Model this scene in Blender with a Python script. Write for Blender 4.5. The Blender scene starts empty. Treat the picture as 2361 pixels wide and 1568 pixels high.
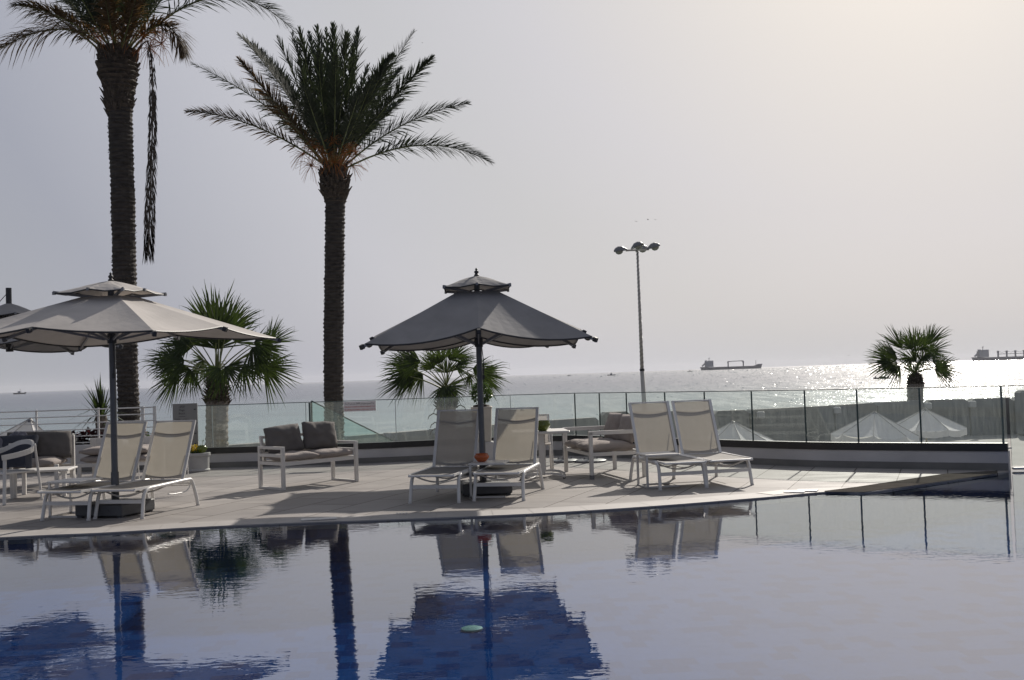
import bpy, math, random
from mathutils import Vector, Matrix, Euler, noise
random.seed(7)
R = math.radians
scene = bpy.context.scene
# ---------------------------------------------------------------- camera
EYE = 1.54
FPX = 2450.0            # focal length in pixels of a 2361 px wide picture
PW, PH = 2361.0, 1568.0
pitch = math.atan(81.0 / FPX)
roll = R(-1.92)
cam_data = bpy.data.cameras.new("camera")
cam = bpy.data.objects.new("camera", cam_data)
scene.collection.objects.link(cam)
cam_data.sensor_width = 36.0
cam_data.lens = 36.0 * FPX / PW
cam_data.clip_start = 0.1
cam_data.clip_end = 30000
CM = Matrix.Rotation(R(90) + pitch, 3, 'X') @ Matrix.Rotation(roll, 3, 'Z')
cam.rotation_euler = CM.to_euler()
cam.location = (0, 0, EYE)
scene.camera = cam
scene.render.resolution_x, scene.render.resolution_y = 1024, 680

def ray(x, y):
    return CM @ Vector(((x - PW / 2) / FPX, -(y - PH / 2) / FPX, -1.0))
def gp(x, y, z=0.0):            # a pixel on the horizontal plane z
    d = ray(x, y); t = (z - EYE) / d.z
    return Vector((d.x * t, d.y * t, z))
def at(x, y, Y):                # a pixel on the vertical plane at distance Y
    d = ray(x, y); t = Y / d.y
    return Vector((d.x * t, Y, EYE + d.z * t))

# ---------------------------------------------------------------- light
SUN_AZ = R(23.0)      # to the right of the view axis (+Y)
SUN_EL = R(30.0)
sun_dir = Vector((math.sin(SUN_AZ) * math.cos(SUN_EL), math.cos(SUN_AZ) * math.cos(SUN_EL), math.sin(SUN_EL)))
w = bpy.data.worlds.new("World"); scene.world = w; w.use_nodes = True
nt = w.node_tree; nt.nodes.clear(); L = nt.links
N = nt.nodes.new
out = N('ShaderNodeOutputWorld'); bg = N('ShaderNodeBackground'); bg2 = N('ShaderNodeBackground'); add = N('ShaderNodeMixShader'); add.inputs[0].default_value = 0.86
sky = N('ShaderNodeTexSky'); sky.sky_type = 'NISHITA'; sky.sun_disc = False
sky.sun_elevation = SUN_EL; sky.sun_rotation = SUN_AZ
sky.air_density = 1.0; sky.dust_density = 4.0; sky.ozone_density = 1.0
L.new(sky.outputs[0], bg.inputs[0]); bg.inputs[1].default_value = 0.05
# pale sea haze: brighter and warmer towards the sun
tc = N('ShaderNodeTexCoord'); nrm = N('ShaderNodeVectorMath'); nrm.operation = 'NORMALIZE'
L.new(tc.outputs['Generated'], nrm.inputs[0])
dt = N('ShaderNodeVectorMath'); dt.operation = 'DOT_PRODUCT'; dt.inputs[1].default_value = sun_dir
L.new(nrm.outputs[0], dt.inputs[0])
cr = N('ShaderNodeValToRGB'); L.new(dt.outputs['Value'], cr.inputs[0])
e = cr.color_ramp.elements
e[0].position = 0.0; e[0].color = (0.23, 0.255, 0.33, 1)
e[1].position = 1.0; e[1].color = (.70, 0.68, 0.66, 1)
for p, c in ((0.55, (0.40, 0.415, 0.45, 1)), (0.673, (0.39, 0.405, 0.475, 1)), (0.80, (0.57, 0.575, 0.63, 1)), (0.87, (0.575, 0.58, 0.61, 1)), (0.921, (0.61, 0.61, 0.655, 1)), (0.972, (0.655, 0.645, 0.645, 1))):
    q = e.new(p); q.color = c
sx = N('ShaderNodeSeparateXYZ'); L.new(nrm.outputs[0], sx.inputs[0])
mr = N('ShaderNodeMapRange'); mr.inputs[1].default_value = 0.0; mr.inputs[2].default_value = 0.14
mr.inputs[3].default_value = 1.07; mr.inputs[4].default_value = 1.0; L.new(sx.outputs['Z'], mr.inputs[0])
L.new(cr.outputs[0], bg2.inputs[0]); L.new(mr.outputs[0], bg2.inputs[1])
L.new(bg.outputs[0], add.inputs[1]); L.new(bg2.outputs[0], add.inputs[2]); L.new(add.outputs[0], out.inputs[0])
sd = bpy.data.lights.new("sun", 'SUN'); sd.energy = 4.8; sd.angle = R(0.9); sd.color = (1.0, 0.93, 0.84)
so = bpy.data.objects.new("sun", sd); scene.collection.objects.link(so)
so.rotation_euler = sun_dir.to_track_quat('Z', 'Y').to_euler()
scene.view_settings.view_transform = 'Standard'; scene.view_settings.look = 'None'
scene.view_settings.exposure = 0.0; scene.view_settings.gamma = 1.0
scene.cycles.max_bounces = 10; scene.cycles.transparent_max_bounces = 24
scene.cycles.glossy_bounces = 4; scene.cycles.transmission_bounces = 6; scene.cycles.diffuse_bounces = 3
scene.cycles.caustics_reflective = False; scene.cycles.caustics_refractive = False
scene.cycles.sample_clamp_indirect = 6.0
scene.cycles.use_denoising = True

# ---------------------------------------------------------------- materials
def mat(name, base, rough=0.6, var=0.0, scale=8.0, metallic=0.0, bump=0.0, bscale=60.0, spec=0.5,
        translucent=0.0, transparent=0.0, coord='Object', stretch=None, trans_col=None):
    m = bpy.data.materials.new(name); m.use_nodes = True
    t = m.node_tree; t.nodes.clear(); n = t.nodes.new; l = t.links.new
    o = n('ShaderNodeOutputMaterial'); b = n('ShaderNodeBsdfPrincipled')
    b.inputs['Roughness'].default_value = rough; b.inputs['Metallic'].default_value = metallic
    b.inputs['Specular IOR Level'].default_value = spec
    c = n('ShaderNodeTexCoord'); mp = n('ShaderNodeMapping'); l(c.outputs[coord], mp.inputs[0])
    if stretch: mp.inputs['Scale'].default_value = stretch
    if var > 0:
        nz = n('ShaderNodeTexNoise'); nz.inputs['Scale'].default_value = scale; nz.inputs['Detail'].default_value = 6
        l(mp.outputs[0], nz.inputs['Vector'])
        r = n('ShaderNodeMapRange'); r.inputs[1].default_value = .25; r.inputs[2].default_value = .75
        r.inputs[3].default_value = 1 - var; r.inputs[4].default_value = 1 + var; l(nz.outputs['Fac'], r.inputs[0])
        mx = n('ShaderNodeVectorMath'); mx.operation = 'SCALE'; mx.inputs[0].default_value = base[:3]
        l(r.outputs[0], mx.inputs['Scale']); l(mx.outputs[0], b.inputs['Base Color'])
    else:
        b.inputs['Base Color'].default_value = (*base[:3], 1)
    if bump > 0:
        nb = n('ShaderNodeTexNoise'); nb.inputs['Scale'].default_value = bscale; nb.inputs['Detail'].default_value = 4
        l(mp.outputs[0], nb.inputs['Vector'])
        bp = n('ShaderNodeBump'); bp.inputs['Strength'].default_value = bump; bp.inputs['Distance'].default_value = .01
        l(nb.outputs['Fac'], bp.inputs['Height']); l(bp.outputs[0], b.inputs['Normal'])
    last = b.outputs[0]
    if translucent > 0:
        tr = n('ShaderNodeBsdfTranslucent'); tr.inputs[0].default_value = (*(trans_col or base)[:3], 1)
        ms = n('ShaderNodeMixShader'); ms.inputs[0].default_value = translucent
        l(last, ms.inputs[1]); l(tr.outputs[0], ms.inputs[2]); last = ms.outputs[0]
    if transparent > 0:
        tp = n('ShaderNodeBsdfTransparent')
        ms = n('ShaderNodeMixShader'); ms.inputs[0].default_value = transparent
        l(last, ms.inputs[1]); l(tp.outputs[0], ms.inputs[2]); last = ms.outputs[0]
    l(last, o.inputs[0])
    return m

M = {}
M['white'] = mat('white_paint', (.66, .64, .61), .38, .06, 5, bump=.05)
M['frame'] = mat('lounger_frame', (.70, .685, .66), .35, .05, 6)
M['sling'] = mat('sling_mesh', (.46, .44, .415), .75, .06, 12, bump=.25, bscale=400, translucent=.36, transparent=.08, trans_col=(.46, .425, .35))
M['stay'] = mat('stay_tube', (.46, .44, .41), .6)
M['slingback'] = mat('sling_mesh_light', (.48, .45, .42), .75, .06, 12, bump=.2, bscale=400, translucent=.4, transparent=.15)
M['canopy'] = mat('canopy_cloth', (.235, .228, .228), .85, .16, 2.6, bump=.35, bscale=11, translucent=.07, trans_col=(.16, .145, .13))
M['canopy_pale'] = mat('canopy_cloth_pale', (.44, .41, .385), .85, .13, 2.6, bump=.35, bscale=11, translucent=.10, trans_col=(.20, .18, .16))
M['piping'] = mat('dark_piping', (.03, .03, .033), .6)
M['pole'] = mat('grey_pole', (.10, .105, .115), .4, .08, 6, metallic=.3)
M['rib'] = mat('rib_metal', (.20, .20, .21), .45, .05)
M['base'] = mat('base_box', (.085, .087, .092), .6, .12, 10, bump=.2)
M['cush'] = mat('taupe_cushion', (.33, .29, .268), .95, .08, 7, bump=.5, bscale=220)
M['cushdk'] = mat('brown_cushion', (.135, .124, .118), .95, .08, 7, bump=.5, bscale=220)
M['navy'] = mat('dark_cushion', (.05, .055, .075), .85, .1, 7, bump=.4, bscale=200)
M['towel'] = mat('grey_cloth', (.20, .195, .23), .45, .2, 9, bump=.4, bscale=30)
M['wtowel'] = mat('white_towel', (.62, .63, .68), .9, .1, 9, bump=.6, bscale=90)
M['btowel'] = mat('blue_cloth', (.05, .06, .25), .9, .1, 9)
M['wallw'] = mat('wall_render', (.52, .50, .49), .85, .12, 1.7, bump=.3, bscale=40)
M['plinth'] = mat('wall_plinth', (.17, .165, .155), .7, .18, 2.5, bump=.3, bscale=40)
M['black'] = mat('black_channel', (.012, .012, .014), .35)
M['metalw'] = mat('rail_paint', (.60, .59, .58), .35, .05)
M['conc'] = mat('sea_wall_concrete', (.20, .20, .195), .9, .25, .5, bump=.5, bscale=6)
M['ledge'] = mat('stone_ledge', (.45, .44, .42), .7, .1, 5)
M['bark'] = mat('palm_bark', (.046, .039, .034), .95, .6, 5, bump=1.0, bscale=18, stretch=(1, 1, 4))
M['bark2'] = mat('palm_bark_grey', (.17, .145, .125), .95, .35, 8, bump=1.0, bscale=18, stretch=(1, 1, 3))
M['boot'] = mat('palm_leaf_bases', (.066, .052, .041), .95, .4, 12, bump=.8, bscale=30)
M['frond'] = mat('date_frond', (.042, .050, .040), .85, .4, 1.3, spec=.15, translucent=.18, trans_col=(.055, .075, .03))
M['frondy'] = mat('date_frond_dry', (.085, .060, .035), .85, .3, 2, translucent=.25, trans_col=(.20, .11, .03))
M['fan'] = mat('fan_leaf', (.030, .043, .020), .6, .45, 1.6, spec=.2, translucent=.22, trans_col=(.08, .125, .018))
M['petiole'] = mat('petiole', (.13, .15, .05), .5, .2, 4, translucent=.1)
M['fruit'] = mat('date_stalks', (.34, .13, .03), .7, .3, 5, translucent=.3, trans_col=(.45, .18, .03))
M['leaf'] = mat('green_leaf', (.05, .085, .03), .4, .4, 6, translucent=.25, trans_col=(.10, .17, .03))
M['redleaf'] = mat('dark_red_leaf', (.045, .018, .022), .5, .3, 6, translucent=.2)
M['redflower'] = mat('red_flower', (.45, .03, .03), .6, .2, 6, translucent=.2)
M['yelflower'] = mat('yellow_flower', (.60, .42, .03), .6, .2, 6, translucent=.3)
M['terra'] = mat('orange_glaze', (.48, .11, .03), .25, .15, 9)
M['green'] = mat('green_glaze', (.10, .13, .015), .22, .2, 9)
M['pot'] = mat('pot_white', (.38, .37, .36), .7, .1, 6, bump=.2)
M['planter'] = mat('planter_beige', (.50, .46, .40), .75, .12, 4, bump=.2)
M['soil'] = mat('soil', (.05, .035, .025), .95, .3, 20)
M['sign'] = mat('sign_board', (.20, .20, .195), .5, .05, 4)
M['signw'] = mat('sign_white', (.72, .68, .67), .6, .04, 4)
M['ink'] = mat('sign_ink', (.03, .03, .033), .6)
M['inkr'] = mat('sign_red_ink', (.42, .05, .04), .6)
M['parasol'] = mat('beach_parasol', (.78, .78, .80), .85, .06, 3, translucent=.40, trans_col=(.66, .65, .60))
M['wood'] = mat('parasol_wood', (.32, .27, .20), .7, .2, 8)
M['lamp'] = mat('lamp_grey', (.16, .16, .17), .45, .1, 6)
M['lampp'] = mat('lamp_pole', (.42, .40, .36), .5, .15, 3)
M['glassl'] = mat('lamp_lens', (.22, .22, .18), .2)
M['ship'] = mat('ship_hull', (.035, .045, .08), .6, .1, .05)
M['ship2'] = mat('ship_house', (.22, .23, .27), .6, .1, .05)
M['boat'] = mat('boat_dark', (.05, .05, .055), .6)
M['bird'] = mat('bird_dark', (.07, .065, .06), .8)
M['sand'] = mat('promenade_ground', (.26, .25, .235), .9, .2, .4, bump=.3, bscale=10)
M['lid'] = mat('skimmer_lid', (.62, .60, .57), .5, .12, 30)
M['brown'] = mat('brown_stone', (.25, .215, .19), .6, .15, 10)
M['risershade'] = mat('riser_shade_stone', (.085, .078, .07), .9, .15, 6, spec=0)  # dark tone is the riser's shade put into the colour
M['lens'] = mat('pool_lamp_lens', (.22, .42, .36), .5)
M['chrome'] = mat('steel_tube', (.30, .30, .31), .25, .05, 8, metallic=.9)
M['rubber'] = mat('black_rubber', (.02, .02, .02), .7)

def node_mat(name):
    m = bpy.data.materials.new(name); m.use_nodes = True
    t = m.node_tree; t.nodes.clear()
    return m, t, t.nodes.new, t.links.new
def ramp(n, stops):
    c = n('ShaderNodeValToRGB'); el = c.color_ramp.elements
    el[0].position, el[0].color = stops[0][0], (*stops[0][1], 1)
    el[1].position, el[1].color = stops[-1][0], (*stops[-1][1], 1)
    for p, col in stops[1:-1]:
        q = el.new(p); q.color = (*col, 1)
    return c

def facing_fac(n, l, f0, power):       # reflectance that rises towards grazing, same from both sides
    lw_ = n('ShaderNodeLayerWeight'); lw_.inputs['Blend'].default_value = .5
    pw = n('ShaderNodeMath'); pw.operation = 'POWER'; pw.inputs[1].default_value = power; l(lw_.outputs['Facing'], pw.inputs[0])
    ma = n('ShaderNodeMath'); ma.operation = 'MULTIPLY_ADD'; ma.inputs[1].default_value = 1 - f0; ma.inputs[2].default_value = f0; l(pw.outputs[0], ma.inputs[0])
    return lw_, ma
# glass with a film of salt and dust
def glass_mat():
    m, t, n, l = node_mat('balustrade_glass')
    o = n('ShaderNodeOutputMaterial')
    tp = n('ShaderNodeBsdfTransparent'); tp.inputs[0].default_value = (.95, .975, .965, 1)
    gl = n('ShaderNodeBsdfGlossy'); gl.inputs['Roughness'].default_value = .02; gl.inputs[0].default_value = (.9, .95, .93, 1)
    _, fr = facing_fac(n, l, .03, 5)
    m1 = n('ShaderNodeMixShader'); l(fr.outputs[0], m1.inputs[0]); l(tp.outputs[0], m1.inputs[1]); l(gl.outputs[0], m1.inputs[2])
    tr = n('ShaderNodeBsdfTranslucent'); tr.inputs[0].default_value = (.62, .68, .66, 1)
    c = n('ShaderNodeTexCoord'); mp = n('ShaderNodeMapping'); mp.inputs['Scale'].default_value = (16, 16, 1.6); l(c.outputs['Object'], mp.inputs[0])
    nz = n('ShaderNodeTexNoise'); nz.inputs['Scale'].default_value = 2.2; nz.inputs['Detail'].default_value = 8; l(mp.outputs[0], nz.inputs['Vector'])
    rr = n('ShaderNodeMapRange'); rr.inputs[1].default_value = .42; rr.inputs[2].default_value = .75; rr.inputs[3].default_value = .018; rr.inputs[4].default_value = .045
    l(nz.outputs['Fac'], rr.inputs[0])
    m2 = n('ShaderNodeMixShader'); l(rr.outputs[0], m2.inputs[0]); l(m1.outputs[0], m2.inputs[1]); l(tr.outputs[0], m2.inputs[2])
    l(m2.outputs[0], o.inputs[0]); return m
M['glass'] = glass_mat()
M['gedge'] = mat('glass_edge_green', (.03, .055, .05), .3)
M['gedgel'] = mat('glass_edge_pale', (.40, .45, .44), .3)

# stone deck tiles
def deck_mat():
    m, t, n, l = node_mat('deck_tiles')
    o = n('ShaderNodeOutputMaterial'); b = n('ShaderNodeBsdfPrincipled')
    c = n('ShaderNodeTexCoord'); mp = n('ShaderNodeMapping'); mp.inputs['Rotation'].default_value = (0, 0, R(-68)); l(c.outputs['Object'], mp.inputs[0])
    br = n('ShaderNodeTexBrick'); br.inputs['Scale'].default_value = 1.0
    br.inputs['Brick Width'].default_value = 1.15; br.inputs['Row Height'].default_value = .62; br.inputs['Mortar Size'].default_value = .008
    br.inputs['Color1'].default_value = (.355, .332, .313, 1); br.inputs['Color2'].default_value = (.30, .280, .265, 1); br.inputs['Mortar'].default_value = (.10, .085, .075, 1)
    l(mp.outputs[0], br.inputs['Vector'])
    nz = n('ShaderNodeTexNoise'); nz.inputs['Scale'].default_value = 1.1; nz.inputs['Detail'].default_value = 9; nz.inputs['Roughness'].default_value = .65
    mp2 = n('ShaderNodeMapping'); mp2.inputs['Scale'].default_value = (1, 2.6, 1); l(c.outputs['Object'], mp2.inputs[0]); l(mp2.outputs[0], nz.inputs['Vector'])
    r = n('ShaderNodeMapRange'); r.inputs[1].default_value = .3; r.inputs[2].default_value = .7; r.inputs[3].default_value = .80; r.inputs[4].default_value = 1.14; l(nz.outputs['Fac'], r.inputs[0])
    fn = n('ShaderNodeTexNoise'); fn.inputs['Scale'].default_value = 60; fn.inputs['Detail'].default_value = 5; l(c.outputs['Object'], fn.inputs['Vector'])
    r2 = n('ShaderNodeMapRange'); r2.inputs[3].default_value = .88; r2.inputs[4].default_value = 1.12; l(fn.outputs['Fac'], r2.inputs[0])
    mu = n('ShaderNodeMath'); mu.operation = 'MULTIPLY'; l(r.outputs[0], mu.inputs[0]); l(r2.outputs[0], mu.inputs[1])
    sc = n('ShaderNodeVectorMath'); sc.operation = 'SCALE'; l(br.outputs['Color'], sc.inputs[0]); l(mu.outputs[0], sc.inputs['Scale'])
    l(sc.outputs[0], b.inputs['Base Color'])
    rr = n('ShaderNodeMapRange'); rr.inputs[1].default_value = .35; rr.inputs[2].default_value = .65; rr.inputs[3].default_value = .50; rr.inputs[4].default_value = .70; l(nz.outputs['Fac'], rr.inputs[0])
    l(rr.outputs[0], b.inputs['Roughness']); b.inputs['Specular IOR Level'].default_value = .08
    bp = n('ShaderNodeBump'); bp.inputs['Strength'].default_value = .35; bp.inputs['Distance'].default_value = .004
    ad = n('ShaderNodeMath'); ad.operation = 'MULTIPLY_ADD'; l(br.outputs['Fac'], ad.inputs[0]); ad.inputs[1].default_value = -2.0; l(fn.outputs['Fac'], ad.inputs[2])
    l(ad.outputs[0], bp.inputs['Height']); l(bp.outputs[0], b.inputs['Normal'])
    l(b.outputs[0], o.inputs[0]); return m
M['deck'] = deck_mat()
M['coping'] = mat('coping_stone', (.36, .338, .32), .7, .12, 3, bump=.2, bscale=60)

# pool tiles: blue mosaic sheets with darker rectangles in a stepped pattern
def tile_mat(vert=False):
    m, t, n, l = node_mat('pool_mosaic')
    o = n('ShaderNodeOutputMaterial'); b = n('ShaderNodeBsdfPrincipled'); b.inputs['Roughness'].default_value = .9; b.inputs['Specular IOR Level'].default_value = 0
    c = n('ShaderNodeTexCoord'); mp = n('ShaderNodeMapping'); l(c.outputs['Object'], mp.inputs[0])
    mp.inputs['Rotation'].default_value = (R(90) if vert else 0, 0, R(-4) if not vert else 0)
    ck = n('ShaderNodeTexBrick'); ck.offset = 0.0; ck.inputs['Scale'].default_value = 1.0; ck.inputs['Brick Width'].default_value = .17
    ck.inputs['Row Height'].default_value = .17; ck.inputs['Mortar Size'].default_value = .004
    ck.inputs['Color1'].default_value = (0, 0, 0, 1); ck.inputs['Color2'].default_value = (1, 1, 1, 1); ck.inputs['Mortar'].default_value = (.5, .5, .5, 1)
    if not vert:
        sp_ = n('ShaderNodeSeparateXYZ'); l(mp.outputs[0], sp_.inputs[0]); fl = n('ShaderNodeMath'); fl.operation = 'DIVIDE'; fl.inputs[1].default_value = .17; l(sp_.outputs['Y'], fl.inputs[0])
        f2 = n('ShaderNodeMath'); f2.operation = 'FLOOR'; l(fl.outputs[0], f2.inputs[0]); ax_ = n('ShaderNodeMath'); ax_.operation = 'MULTIPLY_ADD'; ax_.inputs[1].default_value = .085; l(f2.outputs[0], ax_.inputs[0]); l(sp_.outputs['X'], ax_.inputs[2])
        cb_ = n('ShaderNodeCombineXYZ'); l(ax_.outputs[0], cb_.inputs[0]); l(sp_.outputs['Y'], cb_.inputs[1]); l(cb_.outputs[0], ck.inputs['Vector'])
    else: l(mp.outputs[0], ck.inputs['Vector'])
    cr = ramp(n, [(0, (.014, .040, .150)), (.30, (.014, .040, .150)), (.32, (.017, .062, .205)), (1, (.020, .072, .235))])
    cr.color_ramp.interpolation = 'LINEAR'
    l(ck.outputs['Color'], cr.inputs[0])
    fn = n('ShaderNodeTexNoise'); fn.inputs['Scale'].default_value = 30; l(mp.outputs[0], fn.inputs['Vector'])
    r2 = n('ShaderNodeMapRange'); r2.inputs[3].default_value = .75; r2.inputs[4].default_value = 1.25; l(fn.outputs['Fac'], r2.inputs[0])
    sc = n('ShaderNodeVectorMath'); sc.operation = 'SCALE'; l(cr.outputs[0], sc.inputs[0]); l(r2.outputs[0], sc.inputs['Scale'])
    l(sc.outputs[0], b.inputs['Base Color']); l(b.outputs[0], o.inputs[0]); return m
M['tile'] = tile_mat(); M['tilev'] = tile_mat(True)

def pool_water_mat():
    m, t, n, l = node_mat('pool_water')
    o = n('ShaderNodeOutputMaterial')
    tp = n('ShaderNodeBsdfTransparent'); tp.inputs[0].default_value = (.80, .92, .97, 1)
    gl = n('ShaderNodeBsdfGlossy'); gl.inputs['Roughness'].default_value = .0
    lwp, fr = facing_fac(n, l, .02, 2.6)
    c = n('ShaderNodeTexCoord')
    mp = n('ShaderNodeMapping'); mp.inputs['Scale'].default_value = (1.0, 1.7, 1); mp.inputs['Rotation'].default_value = (0, 0, R(8)); l(c.outputs['Object'], mp.inputs[0])
    n1 = n('ShaderNodeTexNoise'); n1.inputs['Scale'].default_value = 7.5; n1.inputs['Detail'].default_value = 2.5; l(mp.outputs[0], n1.inputs['Vector'])
    n2 = n('ShaderNodeTexNoise'); n2.inputs['Scale'].default_value = 1.1; n2.inputs['Detail'].default_value = 1.0; l(mp.outputs[0], n2.inputs['Vector'])
    a = n('ShaderNodeMath'); a.operation = 'MULTIPLY_ADD'; l(n2.outputs['Fac'], a.inputs[0]); a.inputs[1].default_value = 1.6; l(n1.outputs['Fac'], a.inputs[2])
    bp = n('ShaderNodeBump'); bp.inputs['Strength'].default_value = 1.0; bp.inputs['Distance'].default_value = .00075
    l(a.outputs[0], bp.inputs['Height']); l(bp.outputs[0], gl.inputs['Normal']); l(bp.outputs[0], lwp.inputs['Normal'])
    ms = n('ShaderNodeMixShader'); l(fr.outputs[0], ms.inputs[0]); l(tp.outputs[0], ms.inputs[1]); l(gl.outputs[0], ms.inputs[2])
    l(ms.outputs[0], o.inputs[0]); return m
M['poolw'] = pool_water_mat()

def sea_mat():
    m, t, n, l = node_mat('sea_water')
    o = n('ShaderNodeOutputMaterial')
    c = n('ShaderNodeTexCoord')
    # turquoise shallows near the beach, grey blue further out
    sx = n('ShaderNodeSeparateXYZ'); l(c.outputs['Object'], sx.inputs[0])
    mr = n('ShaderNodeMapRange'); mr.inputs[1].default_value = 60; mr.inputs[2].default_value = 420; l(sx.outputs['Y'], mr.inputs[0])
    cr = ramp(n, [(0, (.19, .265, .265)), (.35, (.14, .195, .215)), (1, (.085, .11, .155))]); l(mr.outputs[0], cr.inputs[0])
    mp0 = n('ShaderNodeMapping'); mp0.inputs['Scale'].default_value = (.006, .05, 1); l(c.outputs['Object'], mp0.inputs[0])
    n0 = n('ShaderNodeTexNoise'); n0.inputs['Scale'].default_value = 1; n0.inputs['Detail'].default_value = 6; l(mp0.outputs[0], n0.inputs['Vector'])
    r0 = n('ShaderNodeMapRange'); r0.inputs[1].default_value = .3; r0.inputs[2].default_value = .7; r0.inputs[3].default_value = .85; r0.inputs[4].default_value = 1.15; l(n0.outputs['Fac'], r0.inputs[0])
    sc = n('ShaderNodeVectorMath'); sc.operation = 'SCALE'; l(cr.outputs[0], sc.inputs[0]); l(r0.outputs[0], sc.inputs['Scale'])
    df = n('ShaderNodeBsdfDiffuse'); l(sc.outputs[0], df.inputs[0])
    gl = n('ShaderNodeBsdfGlossy')
    mg = n('ShaderNodeMapping'); mg.inputs['Scale'].default_value = (.55, .035, 1); l(c.outputs['Object'], mg.inputs[0])
    ng = n('ShaderNodeTexNoise'); ng.inputs['Scale'].default_value = 1; ng.inputs['Detail'].default_value = 7; ng.inputs['Roughness'].default_value = .75; l(mg.outputs[0], ng.inputs['Vector'])
    rg = n('ShaderNodeMapRange'); rg.inputs[1].default_value = .42; rg.inputs[2].default_value = .62; rg.inputs[3].default_value = .17; rg.inputs[4].default_value = .08; l(ng.outputs['Fac'], rg.inputs[0])
    l(rg.outputs[0], gl.inputs['Roughness'])
    mp = n('ShaderNodeMapping'); mp.inputs['Scale'].default_value = (.55, 1.3, 1); mp.inputs['Rotation'].default_value = (0, 0, R(-6)); l(c.outputs['Object'], mp.inputs[0])
    n1 = n('ShaderNodeTexNoise'); n1.inputs['Scale'].default_value = .9; n1.inputs['Detail'].default_value = 5; n1.inputs['Roughness'].default_value = .62; l(mp.outputs[0], n1.inputs['Vector'])
    bp = n('ShaderNodeBump'); bp.inputs['Strength'].default_value = 1.0; bp.inputs['Distance'].default_value = .17; l(n1.outputs['Fac'], bp.inputs['Height'])
    l(bp.outputs[0], gl.inputs['Normal'])
    lw = n('ShaderNodeFresnel'); lw.inputs[0].default_value = 1.33; l(bp.outputs[0], lw.inputs['Normal'])
    ms = n('ShaderNodeMixShader'); l(lw.outputs[0], ms.inputs[0]); l(df.outputs[0], ms.inputs[1]); l(gl.outputs[0], ms.inputs[2])
    l(ms.outputs[0], o.inputs[0]); return m
M['sea'] = sea_mat()

M['glint'] = mat('glitter_facets', (.10, .15, .17), .16, spec=.5)  # for the facets added to make the sun glitter
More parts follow.
